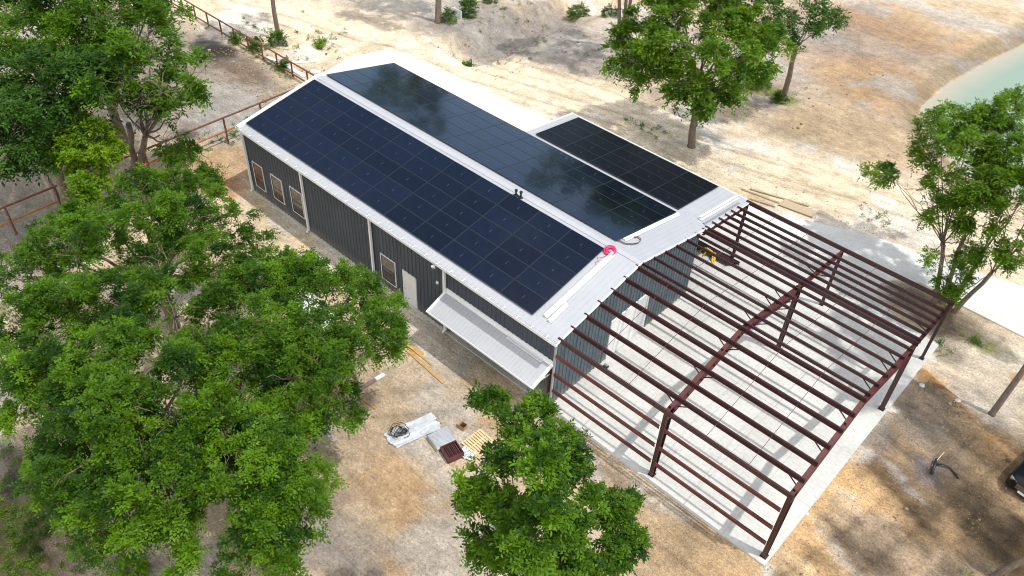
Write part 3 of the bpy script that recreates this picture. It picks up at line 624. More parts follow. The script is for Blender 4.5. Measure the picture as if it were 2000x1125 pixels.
# ------------------------------------------------------------------ trees
def nrm(a): return a/np.maximum(np.linalg.norm(a,axis=-1,keepdims=True),1e-6)
def foliage(cs, outs, size, rng, K=9, Lf=7, ll=.16, lw=.062, droop=.45, tint=(.5,.28), toff=None):
    """compound leaves: K fronds of Lf leaflets round every spray centre"""
    N = len(cs)
    d = nrm(outs[:,None,:]*.75 + rng.normal(size=(N,K,3))*.62 + np.array((0,0,.12)))
    ln = size[:,None]*rng.uniform(.75,1.3,(N,K))
    st = cs[:,None,:] + rng.normal(size=(N,K,3))*size[:,None,None]*.28
    side = nrm(np.cross(d, np.array((0,0,1.))))
    up = nrm(np.cross(side, d))
    s = np.linspace(.22,1.0,Lf)
    pos = st[:,:,None,:] + d[:,:,None,:]*(ln[:,:,None]*s)[...,None]
    pos[...,2] -= droop*ln[:,:,None]*s**2
    sg = np.where(np.arange(Lf)%2==0, 1., -1.); sg[-1] = .15
    axd = nrm(d[:,:,None,:]*.6 + side[:,:,None,:]*(.85*sg)[None,None,:,None] + rng.normal(size=(N,K,Lf,3))*.22 - np.array((0,0,.22)))
    nv = nrm(up[:,:,None,:]*.75 + outs[:,None,None,:]*.5 + rng.normal(size=(N,K,Lf,3))*.30)
    wv = nrm(np.cross(nv, axd))
    l = ll*rng.uniform(.55,1.4,(N,K,Lf,1)); wd = lw*rng.uniform(.8,1.2,(N,K,Lf,1))
    q = np.stack([pos, pos+axd*l*.45+wv*wd*.5, pos+axd*l-nv*l*.10, pos+axd*l*.45-wv*wd*.5], axis=3).reshape(-1,3)
    t = np.clip(tint[0] + (toff[:,None,None]*tint[1] if toff is not None else rng.normal(size=(N,1,1))*tint[1]*.7) + rng.normal(size=(N,K,1))*tint[1]*.4 + rng.normal(size=(N,K,Lf))*tint[1]*.18, 0, 1)
    return q, np.repeat(t.reshape(-1), 4)
def limb(mb, p0, p1, r0, r1, rng, seg=5, wob=.10, n=7):
    p0 = np.array(p0,float); p1 = np.array(p1,float); L = np.linalg.norm(p1-p0)
    pts = []; rr = []
    for i in range(seg+1):
        t = i/seg; p = p0*(1-t)+p1*t; p[2] += L*.10*math.sin(t*math.pi)*(1 if i else 0)
        if 0 < i < seg: p = p+rng.normal(size=3)*L*wob*.35
        pts.append(tuple(p)); rr.append(r0*(1-t)+r1*t)
    mb.tube(pts, rr, n); return pts
def tree(name, label, base, blobs, seed, tr=.22, dens=15, spray=.42, K=9, Lf=7, ll=.16, lw=.062, leaf='leaf', bark='bark', group=None, stems=None, fork=.38, droop=.4, tint=(.5,.28), twigs=True, cat='tree', shrink=.8, holes=.40, clump=.55):
    rng = np.random.default_rng(seed)
    bx, by = base; bz = float(ground_z(np.array([bx]),np.array([by]))[0]) - .08
    T = thing(name, label, cat, (bx,by,bz), 0, group)
    bl = np.array(blobs, float); bl[:,3] *= shrink; mb = MB()
    cen = bl[:,:3].mean(0); zt = bl[:,2].max()
    # trunk(s) then a limb to each clump of the crown
    forks = []
    for sx in (stems or [(0,0,1.0)]):
        fz = bz + (zt-bz)*fork*sx[2]
        fx = bx+(cen[0]-bx)*fork*.8+sx[0]; fy = by+(cen[1]-by)*fork*.8+sx[1]
        k = len(stems) if stems else 1; r = tr/math.sqrt(k)*1.15
        p = [(bx+sx[0]*.38,by+sx[1]*.38,bz-.15),(bx+sx[0]*.42,by+sx[1]*.42,bz+.25)]
        rr = [r*1.5, r*1.08]
        for i in range(1,5):
            t = i/4; p.append(((bx+sx[0]*.42)*(1-t)+fx*t+rng.normal()*.05*(t<1), (by+sx[1]*.42)*(1-t)+fy*t+rng.normal()*.05*(t<1), bz+.25+(fz-bz-.25)*t)); rr.append(r*(1-.28*t))
        mb.tube(p, rr, 10); forks.append((np.array(p[-1]), rr[-1]))
    # two or three rising leaders, limbs spring from them
    for b in bl:
        f, r = min(forks, key=lambda q: np.linalg.norm(q[0][:2]-b[:2]))
        mid = f*.45 + b[:3]*.55; mid[2] = f[2]*.55+b[2]*.45; mid[:2] = f[:2]*.55+b[:2]*.45
        rl = max(.03, r*.42*min(1,b[3]/2+.3))
        limb(mb, f-np.array((0,0,.1)), mid, rl, rl*.7, rng, 3); limb(mb, mid, b[:3], rl*.7, rl*.3, rng, 3)
        if twigs:
            for k in range(int(4+b[3]*4)):
                q = nrm(rng.normal(size=3)+np.array((0,0,.3))); limb(mb, b[:3], b[:3]+q*b[3]*rng.uniform(.6,1.02), rl*.3, .008, rng, 3, .14, 4)
    tk = PT(mb, 'trunk', M[bark], T, smooth=True)
    # crown
    cs = []; outs = []; sz = []; to = []
    for b in bl:
        n = max(3, int(dens*b[3]**2))
        d = nrm(rng.normal(size=(n,3))+np.array((0,0,.22)))
        # uneven outline: the reach of the limb varies with direction
        wob = 1+.15*np.sin(d[:,0]*5+b[0]*3)+.13*np.sin(d[:,1]*6+b[1]*2)+.12*np.sin(d[:,2]*7+b[2])
        sub = b[:3]+d*(b[3]*rng.uniform(.25,1.0,n)**.55*wob)[:,None]*np.array((1,1,.78))
        keep = (fbm(sub[:,0]*.75+seed, sub[:,1]*.75+sub[:,2]*.5, seed, 3) > holes) & (sub[:,2] > bz+.5)
        sub, d = sub[keep], d[keep]; n = len(sub)
        if not n: continue
        rs = clump*rng.uniform(.6,1.25,n); m = 7
        dd = rng.normal(size=(n,m,3)); dd[...,2] = np.abs(dd[...,2])*.9-.15; dd = nrm(dd+d[:,None,:]*.7)
        cs.append((sub[:,None,:]+dd*rs[:,None,None]*rng.uniform(.45,1.0,(n,m,1))*np.array((1,1,.72))).reshape(-1,3))
        outs.append(nrm(dd+np.array((0,0,.45))).reshape(-1,3)); sz.append((np.full((n,m),spray)*rng.uniform(.75,1.25,(n,m))).reshape(-1))
        to.append((rng.normal(size=(n,1))*.75+rng.normal(size=(n,m))*.35).reshape(-1))
    cs = np.concatenate(cs); outs = np.concatenate(outs); sz = np.concatenate(sz); to = np.concatenate(to)
    q, t = foliage(cs, outs, sz, rng, K, Lf, ll, lw, droop, tint, to)
    q -= np.array((bx,by,bz))
    np_mesh('crown', q, np.arange(len(q)).reshape(-1,4), M[leaf], ('tint', t), T)
    return T
BL_A =[(3.5,-14.8,5.0,1.70),(5.0,-13.2,6.0,1.80),(5.1,-11.1,6.5,1.80),(5.0,-9.0,6.5,1.70),(4.6,-6.8,6.0,1.70),(4.8,-5.1,5.0,1.60),(8.0,-6.5,5.0,1.80),(9.1,-8.5,7.0,2.20),(8.8,-10.3,7.5,2.20),(8.0,-13.5,7.0,2.20),(11.5,-10.9,7.0,2.10),(11.8,-9.0,6.0,1.90),(6.1,-15.3,5.5,2.00),(10.2,-6.0,4.0,1.20)]
BL_B=[(14.6,-8.6,6.0,2.00),(13.9,-6.5,5.5,1.70),(16.1,-7.1,6.0,1.90),(16.9,-6.3,6.0,1.80),(16.8,-4.8,5.0,1.50),(18.3,-4.6,4.5,1.10),(19.8,-7.1,6.0,1.90),(19.7,-9.1,7.0,2.10),(18.1,-10.3,7.0,2.10),(14.7,-10.0,6.0,1.90),(18.8,-11.8,6.5,2.00),(20.6,-10.8,6.5,2.00),(20.5,-8.8,5.5,1.60),(21.3,-10.6,5.0,1.40),(20.9,-12.0,5.5,1.60),(21.6,-9.3,4.5,1.00),(19.7,-6.0,4.5,1.00)]
BL_C=[(9.9,-16.8,6.0,2.10),(11.1,-15.2,7.0,2.10),(13.2,-13.9,7.5,2.10),(15.2,-12.7,7.5,2.20),(17.1,-12.6,7.0,2.00),(17.6,-14.6,8.0,2.30),(16.0,-15.9,8.0,2.30),(14.0,-17.3,7.0,2.20),(13.0,-18.0,6.0,1.70),(15.2,-18.6,5.5,1.70),(16.9,-18.1,7.0,2.20),(19.0,-16.8,8.0,2.20),(19.7,-15.5,7.5,2.00),(19.4,-14.3,6.5,1.50),(18.2,-19.0,6.0,1.50),(19.3,-18.3,7.0,2.10),(20.6,-17.0,7.0,2.10),(21.6,-16.9,6.0,1.70),(21.0,-18.5,6.0,1.90),(19.6,-19.1,5.5,1.30),(17.6,-19.8,5.0,.80),(20.6,-19.4,5.0,1.30),(22.8,-17.8,5.0,1.30)]
BL_D=[(20.2,-14.0,6.0,1.80),(22.1,-14.0,6.5,2.00),(22.8,-15.3,6.5,1.90),(23.6,-14.2,6.5,1.90),(23.1,-12.6,5.5,1.50),(24.8,-14.7,6.0,1.80),(24.3,-15.8,6.0,1.80),(25.6,-15.0,5.0,1.40),(25.3,-16.2,5.0,1.50),(24.3,-13.3,5.0,1.20)]
BL_E =[(-3.4,-2.8,9.0,2.20),(-1.6,-5.3,9.0,2.30),(0.7,-4.5,9.0,2.30),(-1.2,-4.7,7.5,1.90),(-1.3,-3.1,6.0,1.60),(-1.8,-6.2,8.0,1.70),(-2.6,-1.3,7.5,1.60),(-1.2,-4.4,5.0,1.30),(-1.6,-4.7,10.0,2.00),(-5.8,1.4,6.0,1.10),(-0.9,-4.1,4.5,1.50)]
BL_F=[(-12.9,-6.2,9.0,2.60),(-9.7,-4.9,10.0,2.80),(-7.5,-3.5,10.0,2.80),(-9.0,-0.7,9.0,2.60),(-11.7,2.0,8.0,2.20),(-6.9,-5.7,9.0,2.60),(-7.8,-7.6,9.0,2.60),(-6.2,-3.5,9.0,2.40),(-9.7,-8.6,8.0,2.40),(-16.4,-5.7,9.0,2.60),(-9.8,-0.1,7.0,1.80),(-13.6,-3.7,10.0,2.80),(-12.0,-1.2,10.0,2.80),(-12.3,1.5,9.0,2.50)]
BL_G =[(-5.6,-10.3,8.0,2.40),(-4.4,-8.7,8.5,2.40),(-3.7,-7.5,8.0,2.20),(-3.5,-10.8,7.5,2.40),(-5.8,-8.8,6.5,1.80),(-3.3,-12.0,6.5,2.10),(-4.0,-10.8,5.5,1.50),(-5.4,-5.8,8.0,2.00),(-4.5,-7.7,9.0,2.30)]
BL_Hh =[(-3.1,-8.3,6.5,1.50),(-2.0,-7.6,6.2,1.20),(-3.0,-9.4,6.0,1.20),(-1.5,-8.6,6.0,1.30),(-1.5,-7.8,5.5,1.00),(-4.4,-9.0,6.0,1.00),(-0.7,-9.6,4.5,1.20),(-0.6,-10.4,4.0,0.90),(-1.0,-8.8,4.8,1.00),(-2.0,-9.2,5.2,0.90)]
BL_M=[(12.5,23.2,8.0,2.00),(14.9,23.4,9.5,2.20),(16.5,25.8,9.5,2.20),(18.3,27.0,8.5,2.00),(19.8,26.3,7.5,1.80),(19.6,23.1,8.5,2.00),(18.3,20.7,9.5,2.20),(15.6,21.2,8.0,2.00),(13.5,21.1,6.5,1.60),(12.0,22.2,6.5,1.00),(18.6,20.4,7.5,2.00),(19.4,23.6,6.5,1.80),(19.8,25.8,6.0,1.40),(15.9,21.7,6.5,1.40),(18.2,22.6,6.2,1.10),(13.7,22.1,5.5,1.10),(19.6,23.6,5.8,.90),(14.8,27.6,10.0,2.00),(13.5,25.4,10.0,1.80),(17.0,28.1,9.5,1.60),(19.2,28.4,8.0,1.20)]
BL_S=[(18.6,31.6,9.0,1.50),(19.9,33.1,7.5,1.00),(18.1,31.2,7.5,0.90),(19.7,32.8,6.0,0.80),(20.4,36.4,8.0,1.00),(17.7,30.5,9.0,1.20),(19.4,33.8,9.0,1.40),(19.3,36.2,9.0,1.50)]
BL_R=[(31.1,25.1,8.0,1.10),(31.9,25.6,8.5,1.20),(33.5,24.9,9.5,1.60),(34.9,24.9,9.5,1.70),(34.2,22.3,9.0,1.70),(32.5,23.8,7.5,1.20),(36.0,22.4,8.5,1.80),(34.9,21.4,7.5,1.50),(36.9,23.0,9.0,1.80),(36.2,21.1,7.0,1.40),(35.2,20.7,6.0,1.00),(37.7,21.0,7.5,1.50),(36.4,20.6,5.0,1.20),(35.5,19.9,4.5,0.90),(37.8,20.7,5.0,1.00),(38.9,20.8,6.0,1.30),(31.3,21.4,6.5,0.60),(32.4,21.8,6.0,0.70),(33.2,22.0,6.0,0.80),(30.7,21.9,6.5,0.45),(36.6,19.6,3.5,0.60),(37.5,19.6,2.6,0.50),(35.3,26.3,10.0,1.50),(38.6,23.0,9.0,1.50),(39.2,21.5,7.5,1.40),(39.9,22.4,8.5,1.60),(38.0,24.2,10.0,1.60)]
BL_P =[(32.7,-11.2,14.5,0.35),(31.9,-11.0,14.5,0.22),(33.8,-10.6,14.5,0.31),(33.0,-10.3,14.3,0.22),(32.7,-12.0,14.0,0.45),(34.3,-12.2,15.5,0.52),(34.4,-10.9,14.5,0.31),(34.9,-10.7,13.5,0.38),(32.8,-12.6,13.0,0.45),(32.3,-12.6,12.5,0.22),(34.0,-12.7,13.5,0.52),(35.1,-12.6,15.0,0.45),(35.2,-12.9,14.0,0.59),(33.8,-13.1,12.5,0.45),(35.6,-11.8,13.5,0.45),(35.8,-10.3,12.5,0.38),(36.3,-10.2,12.0,0.31),(36.2,-11.2,12.0,0.45),(35.6,-12.4,12.5,0.59),(34.6,-13.1,12.0,0.38),(36.2,-12.4,12.0,0.59),(33.8,-13.2,11.5,0.22),(35.6,-9.8,12.5,0.22)]
TN = dict(dens=5.2, spray=.36, K=16, Lf=6, ll=.145, lw=.070, tint=(.48,.34), shrink=.76, holes=.345, clump=.76, droop=.55)
GN = 'big pecan trees on the near side of the building'
tree('pecan_tree', 'leafy green tree nearest the far corner of the building, with the three windows beside it', (7.6,-10.2), BL_A, 1, .26, group=GN, **TN)
tree('pecan_tree', 'leafy green tree whose crown reaches toward the white wall door and the awning', (17.6,-8.6), BL_B, 2, .25, group=GN, **TN)
tree('pecan_tree', 'largest leafy green tree, filling the lower left of the photo', (17.0,-17.2), BL_C, 3, .30, group=GN, **TN)
tree('pecan_tree', 'leafy green tree at the bottom, left of the white tarp and dirt', (23.4,-14.9), BL_D, 4, .22, group=GN, **TN)
tree('pecan_tree', 'bright green tree standing alone in front of the wooden pallet and slab edge', (33.8,-11.6), BL_P, 5, .15, dens=24, spray=.25, K=10, Lf=7, ll=.13, lw=.062, tint=(.50,.36), shrink=1.0, holes=.22, fork=.55, clump=.36, droop=.55)
TF = dict(shrink=.84, holes=.38, dens=2.6, spray=.50, K=8, Lf=6, ll=.25, lw=.12, clump=.75)
tree('tall_tree', 'tall tree with bare leaning trunks rising beside the bright yellow green tree', (-6.9,-4.3), BL_E, 6, .30, stems=[(-.5,-.3,1.1),(.25,.2,.9)], **TF)
tree('tall_tree', 'wide green tree in the top left corner behind the leaning trunks', (-11,-3.2), BL_F, 7, .32, **TF)
tree('tall_tree', 'dull green tree at the left edge above the brown pipe fence', (-5.2,-9.6), BL_G, 8, .28, leaf='leaf_blue', **TF)
tree('young_tree', 'small bright yellow green tree among the darker trees on the left', (-6.0,-7.4), BL_Hh, 9, .10, dens=6, spray=.34, K=8, Lf=6, ll=.2, lw=.10, leaf='leaf_yel', fork=.5, clump=.45, shrink=.95, holes=.3)
tree('shade_tree', 'round green tree on the sand beyond the lean-to roof', (16.75,25.6), BL_M, 10, .23, dens=4.6, spray=.46, K=8, Lf=6, ll=.23, lw=.11, leaf='leaf_olive', tint=(.62,.32), fork=.46, shrink=.86, holes=.33, clump=.6)
tree('slim_tree', 'slim sparse tree with a clear trunk behind the round green tree', (17.9,36.7), BL_S, 11, .20, dens=3.2, spray=.45, K=7, Lf=6, ll=.22, lw=.10, leaf='leaf_blue', fork=.55, clump=.5)
tree('multi_stem_tree', 'airy many stemmed tree by the pond and the frame corner', (36.7,22.0), BL_R, 12, .25, dens=5.5, spray=.36, K=8, Lf=6, ll=.19, lw=.075, leaf='leaf_olive', shrink=1.0, tint=(.64,.32), holes=.36, clump=.45, stems=[(-1.0,.1,.9),(-.2,.6,1.0),(1.0,.4,.95),(1.9,.0,.8)], fork=.42, droop=.55)
# trees whose crowns stand above the frame of the photograph but whose trunks and shade it shows
def ball(cx, cy, cz, r, n, seed, br=1.7, flat=.7):
    rng = np.random.default_rng(seed); o = []
    for k in range(n):
        d = nrm(rng.normal(size=3)); q = rng.uniform(.35,1)**.6*r; o.append((cx+d[0]*q, cy+d[1]*q, cz+d[2]*q*flat, br*rng.uniform(.75,1.2)))
    return o
TH = dict(dens=1.3, spray=.5, K=8, Lf=6, ll=.26, lw=.12, twigs=False, clump=.6)
tree('shade_tree', 'bare lower trunk standing by a dark shadow on the white sand', (-10.5,26.1), ball(-10.7,26.0,11.5,4.2,13,21), 21, .24, fork=.6, **TH)
tree('shade_tree', 'thin bare trunk with a dark bush at its foot beyond the pipe fence', (-17.0,13.9), ball(-16.6,14.0,11.5,2.6,8,22,1.3), 22, .17, fork=.7, **TH)
tree('shade_tree', 'three slim bare trunks rising just left of the round green tree', (3.5,34.4), ball(4.6,33.0,12.2,4.0,12,23), 23, .24, stems=[(-.7,-.1,1),(-.1,.3,1),(.6,.2,1)], fork=.62, **TH)
tree('shade_tree', 'bare trunk leaning to the right on the pale dirt beside the driveway', (41.9,15.7), ball(42.0,16.6,16.0,3.6,9,24,1.5,.6), 24, .13, fork=.72, **TH)
tree('shade_tree', 'bare trunk leaning into the bottom right corner near the black car', (45.3,6.4), ball(50.4,9.4,15.0,3.6,10,25,1.2,.55), 25, .12, fork=.7, **{**TH, 'dens':.5})
# dead snag by the fence
def snag():
    rng = np.random.default_rng(5); b = (-6.75,-9.6); bz = float(ground_z(np.array([b[0]]),np.array([b[1]]))[0])
    T = thing('dead_tree', 'grey dead trunk with broken bare branches by the pipe fence', 'dead tree', (*b,bz))
    mb = MB(); mb.tube([(b[0],b[1],bz-.2),(b[0]-.05,b[1]-.05,bz+1.2),(b[0]-.2,b[1]-.2,bz+2.6),(b[0]-.3,b[1]-.2,bz+4.0)], [.28,.22,.17,.07], 10)
    PT(mb, 'trunk', M['pale_bark'], T, smooth=True)
    mb = MB()
    for k in range(14):
        z = bz+rng.uniform(2.2,3.9); a = rng.uniform(-.6,2.4); l = rng.uniform(.8,2.0); p = (b[0]-.22,b[1]-.2,z)
        limb(mb, p, (p[0]+math.cos(a)*l,p[1]+math.sin(a)*l,z+rng.uniform(-.6,.7)), .035, .01, rng, 4, .2, 4)
    PT(mb, 'branch', M['pale_bark'], T, smooth=True)
snag()
# bushes and weeds
def bush(label, x, y, r, h, seed, leaf='leaf', name='bush', n=None, group=None):
    rng = np.random.default_rng(seed); z = float(ground_z(np.array([x]),np.array([y]))[0])
    T = thing(name, label, 'bush', (x,y,z), 0, group)
    mb = MB()
    for k in range(7):
        a = rng.uniform(0,6.28); limb(mb, (x,y,z-.05), (x+math.cos(a)*r*.6,y+math.sin(a)*r*.6,z+h*rng.uniform(.5,.9)), .025, .008, rng, 3, .15, 4)
    PT(mb, 'stem', M['bark'], T)
    r *= .72; h *= .72; n = n or int(24*r*r*h+9); d = nrm(rng.normal(size=(n,3))); d[:,2] = np.abs(d[:,2])
    p = np.array((x,y,z+.12))+d*np.array((r,r,h))*rng.uniform(.3,1,(n,1))**.5
    q, t = foliage(p, nrm(d+np.array((0,0,.5))), np.full(n,.34), rng, 8, 6, .19, .085, .35, (.4,.25)); q -= np.array((x,y,z))
    np_mesh('foliage', q, np.arange(len(q)).reshape(-1,4), M[leaf], ('tint', t), T)
bush('dark green bush at the foot of the thin bare trunk', -16.2, 13.2, .85, 1.5, 31)
bush('dark green bush growing through the pipe fence', -16.6, 11.5, .95, 1.1, 32)
bush('large green bush beside the white board by the ditch', -9.9, 29.3, 1.1, 2.4, 33, 'leaf_olive')
bush('low green bush at the foot of the trunk by the ditch', -10.0, 26.9, .8, 1.2, 34, 'leaf')
bush('yellowish bush on the far bank of the ditch', -4.6, 38.6, 1.3, 1.8, 35, 'leaf_olive')
bush('small round green weed at the near end of the ditch', -4.6, 23.95, .5, .7, 36, 'leaf_olive')
bush('small green weed on the grey bank at the top of the photo', -10.3, 32.6, .6, .8, 37, 'leaf_olive')
bush('pale green weed on the bank right of the ditch', -1.2, 38.8, .8, .8, 38, 'leaf_blue')
bush('green shoots at the foot of the slim sparse tree', 17.9, 36.3, .75, .5, 39, 'leaf')
bush('low green weeds spreading left of the slim sparse tree', 15.6, 37.2, 1.0, .4, 46, 'leaf_olive')
bush('green weed under the fence corner by the white boards', -12.4, 11.25, .5, .6, 40, 'leaf')
bush('weeds at the pipe fence close to the building corner', -6.6, 4.6, .8, .5, 41, 'leaf_olive')
bush('leafy shrub at the end of the lit orange rail', -6.3, -1.6, 1.2, 1.6, 42, 'leaf')
bush('yellow green grass clump under the big trees at the bottom', 19.2, -18.9, .6, .45, 43, 'leaf_yel')
bush('green weed below the fence far up the track', -18.9, 11.2, .7, .7, 44, 'leaf')
bush('thin yellow green weed beyond the fence on the white sand', -13.6, 15.6, .5, .5, 45, 'leaf_yel')
def tufts():
    rng = np.random.default_rng(77); P = []
    for (x,y,rx,ry,n) in ((-14,16,4,3,26),(-20,14,6,2.5,16),(-12,10.7,8,.5,40),(-6.5,3,1.2,3,24),(-6,-1,1,1,10),(15,37,3,1.2,20),(14,-21.5,5,2.5,180),(30.6,27.2,1.6,.8,10),(39.1,20.3,1.0,.4,12),(38.2,18.6,.5,.4,5),(12.8,25.3,2,.8,14),(-26,5,8,4,40),(-8,31,3,6,25),(1,30,6,4,12),(45.6,4.8,1.6,1.4,20),(-4.5,23.5,3,1,8)):
        for k in range(n): P.append((x+rng.normal()*rx*.5, y+rng.normal()*ry*.5))
    P = np.array(P); z = ground_z(P[:,0],P[:,1]); c = np.concatenate([P,z[:,None]+.05],1)
    q, t = foliage(c, np.tile((0,0,1.),(len(c),1)), rng.uniform(.12,.34,len(c)), rng, 7, 4, .16, .045, .5, (.5,.3))
    o = np_mesh('weed_tufts', q, np.arange(len(q)).reshape(-1,4), M['leaf_olive'], ('tint', t)); o['kind'] = 'stuff'; tag(o, 'scattered green weed tufts growing in the bare soil', 'weeds')
tufts()
def clods():
    rng = np.random.default_rng(9); V = []; Fq = []
    cube = np.array([(-1,-1,-1),(1,-1,-1),(1,1,-1),(-1,1,-1),(-1,-1,1),(1,-1,1),(1,1,1),(-1,1,1)],float)*.55
    qd = np.array([(3,2,1,0),(4,5,6,7),(0,1,5,4),(1,2,6,5),(2,3,7,6),(3,0,4,7)])
    areas = ((41,5,3.4,9,3400,.022),(30,-4,9,3,1100,.017),(22,-8,6,4,900,.016),(40,15,2.4,2.0,400,.02),(41.0,14.5,1.3,.5,160,.028),(26,25.5,6,1.2,200,.03),(-14,8.5,5,2,500,.05),(-3,29,4,7,500,.05),(16,42,12,9,700,.05),(-13,12,3,1.5,120,.05))
    for (x,y,rx,ry,n,s) in areas:
        px = x+rng.uniform(-1,1,n)*rx; py = y+rng.uniform(-1,1,n)*ry
        ok = ~(inside(px,py,SLAB)|inside(px,py,DRIVE)|((px > -1)&(px < 25.6)&(py > -.4)&(py < 12.5))|inside(px,py,PAD))
        px, py = px[ok], py[ok]; n = len(px); pz = ground_z(px,py)
        sz = s*rng.lognormal(0,.5,n); jit = rng.uniform(.55,1.25,(n,8,3)); v = cube[None]*jit*sz[:,None,None]
        a = rng.uniform(0,6.28,n); c, sn = np.cos(a)[:,None], np.sin(a)[:,None]
        v = np.stack([v[...,0]*c-v[...,1]*sn, v[...,0]*sn+v[...,1]*c, v[...,2]*.75],-1)+np.stack([px,py,pz+sz*.15],-1)[:,None,:]
        b = sum(len(t) for t in V); V.append(v.reshape(-1,3)); Fq.append((qd[None]+(np.arange(n)*8)[:,None,None]+b).reshape(-1,4))
    m, nn, bb = new_mat('dry clods'); bb.inputs['Roughness'].default_value = .95
    g = nn.nodes.new('ShaderNodeNewGeometry'); rp = nn.nodes.new('ShaderNodeValToRGB'); rp.color_ramp.elements[0].color = (.20,.135,.075,1); rp.color_ramp.elements[1].color = (.42,.32,.21,1)
    nn.links.new(g.outputs['Random Per Island'], rp.inputs['Fac']); nn.links.new(rp.outputs['Color'], bb.inputs['Base Color'])
    o = np_mesh('soil_clods', np.concatenate(V), np.concatenate(Fq), m); o['kind'] = 'stuff'; tag(o, 'loose clods and pebbles strewn over the bare dirt', 'clods')
clods()

# ------------------------------------------------------------------ fences
def gz(x, y): return float(ground_z(np.array([float(x)]),np.array([float(y)]))[0])
def fence(name, label, pts, h, rails, mats, r=.068):
    a, b = Vector(pts[0]), Vector(pts[1]); n = pts[2]
    T = thing(name, label, 'fence', (a.x,a.y,gz(a.x,a.y)))
    ps = [a.lerp(b, i/n) for i in range(n+1)]
    for p in ps:
        mb = MB(); z = gz(p.x,p.y); mb.tube([(p.x,p.y,z-.1),(p.x,p.y,z+h-.03)], r, 8); PT(mb, 'post', M['pipe'], T)
    for dz, m in zip(rails, mats):
        mb = MB(); mb.tube([(p.x,p.y-.03,gz(p.x,p.y)+dz) for p in ps], r*.95, 8); PT(mb, 'rail', M[m], T)
fence('pipe_fence', 'brown pipe fence with two rails running along the white sand track', ((-46.9,10.9),(-6.9,10.9),20), 1.3, (1.28,.25), ('pipe','pipe'))
fence('pipe_fence', 'rusty pipe fence with an orange middle rail near the far building corner', ((-6.05,10.7),(-5.75,-24.4),12), 2.05, (2.03,1.0), ('pipe','pipe_lit'))

# ------------------------------------------------------------------ things on the roof
def on(y, dz=0): return zr(y)+dz
def roof_strip(name, label, p0, p1, w, h, m, cat, group=None, zfun=None, open_end=False):
    zf_ = zfun or zr
    a = Vector((p0[0],p0[1],zf_(p0[1])+.034+h/2)); b = Vector((p1[0],p1[1],zf_(p1[1])+.034+h/2))
    mb = MB(); T = thing(name, label, cat, a, 0, group)
    d = (b-a).normalized(); n = Vector((0,0,1)); sd = d.cross(n).normalized(); u = sd.cross(d)
    t = .008
    # folded sheet: base, upright leg and return lip
    def strip(c0, ww, hh): mb.beam(a+c0, b+c0, ww, hh)
    strip(-u*(h/2-t/2), w, t); strip(sd*(-w/2+t/2)+u*.006, t, h-.014); strip(u*(h/2-t/2)-sd*(w*.22), w*.55, t); strip(sd*(w/2-t/2)+u*(-h*.25+.004), t, h*.4)
    return PT(mb, 'sheet', M[m], T)
roof_strip('roof_trim', 'long white folded trim lying on the near slope beside the pink hose', (24.38,.55), (24.40,5.55), .24, .14, 'white', 'trim', 'loose roof trim')
roof_strip('roof_trim', 'short white folded trim lying outside the long one near the eave', (24.72,.45), (24.68,1.75), .22, .12, 'white', 'trim', 'loose roof trim')
roof_strip('roof_trim', 'white trim lying along the end of the far slope panels', (24.02,6.95), (24.02,12.1), .24, .06, 'white', 'trim', 'loose roof trim')
roof_strip('roof_trim', 'white trim box lying across the lean-to roof end', (25.06,12.7), (25.10,16.75), .26, .16, 'white', 'trim', 'loose roof trim', zl)
roof_strip('roof_trim', 'dark grey trim lying beside the white one on the lean-to roof', (25.42,12.5), (25.44,16.3), .14, .05, 'trim', 'trim', 'loose roof trim', zl)
roof_strip('roof_trim', 'white trim lying on the awning against the wall', (22.7,-.24), (25.0,-.24), .17, .10, 'white', 'trim', 'loose roof trim', za)
def coil(name, label, cx, cy, m, R0, turns, r, tail, cat, zf_=zr):
    T = thing(name, label, cat, (cx,cy,zf_(cy))); rng = np.random.default_rng(3)
    mb = MB(); pts = []
    for i in range(turns*18):
        a = i/18*2*math.pi; k = i/18
        rr = R0*(.42+.58*abs(math.sin(k*1.7))); x = cx+math.cos(a)*rr; y = cy+math.sin(a)*rr
        pts.append((x,y,zf_(y)+.05+.02*(k%4)))
    mb.tube(pts, r, 6); PT(mb, 'hose', M[m], T, smooth=True)
    if tail:
        mb = MB(); mb.tube([(x,y,zf_(y)+.05) for x,y in tail], .013, 6); PT(mb, 'loose_end', M[m], T, smooth=True)
coil('hose_coil', 'bright pink hose coil on the ridge near the panel corner', 24.1, 5.62, 'pink', .30, 9, .034, [(24.2,5.3),(24.05,5.0),(23.9,4.9),(24.1,4.75),(24.0,4.6),(24.15,4.5)], 'hose')
T = thing('cable_loop', 'dark red cable looped on the roof beside the far slope trim', 'cable', (24.3,7.2,zr(7.2)))
for k in range(2):
    mb = MB(); mb.tube([(x,y+k*.05,zr(y)+.05+k*.02) for x,y in [(23.75,6.5),(23.98,6.6),(24.25,6.62),(24.5,6.9),(24.62,7.3),(24.5,7.7),(24.25,7.8),(24.13,7.6)]], .018, 6); PT(mb, 'cable', M['rod'], T, smooth=True)

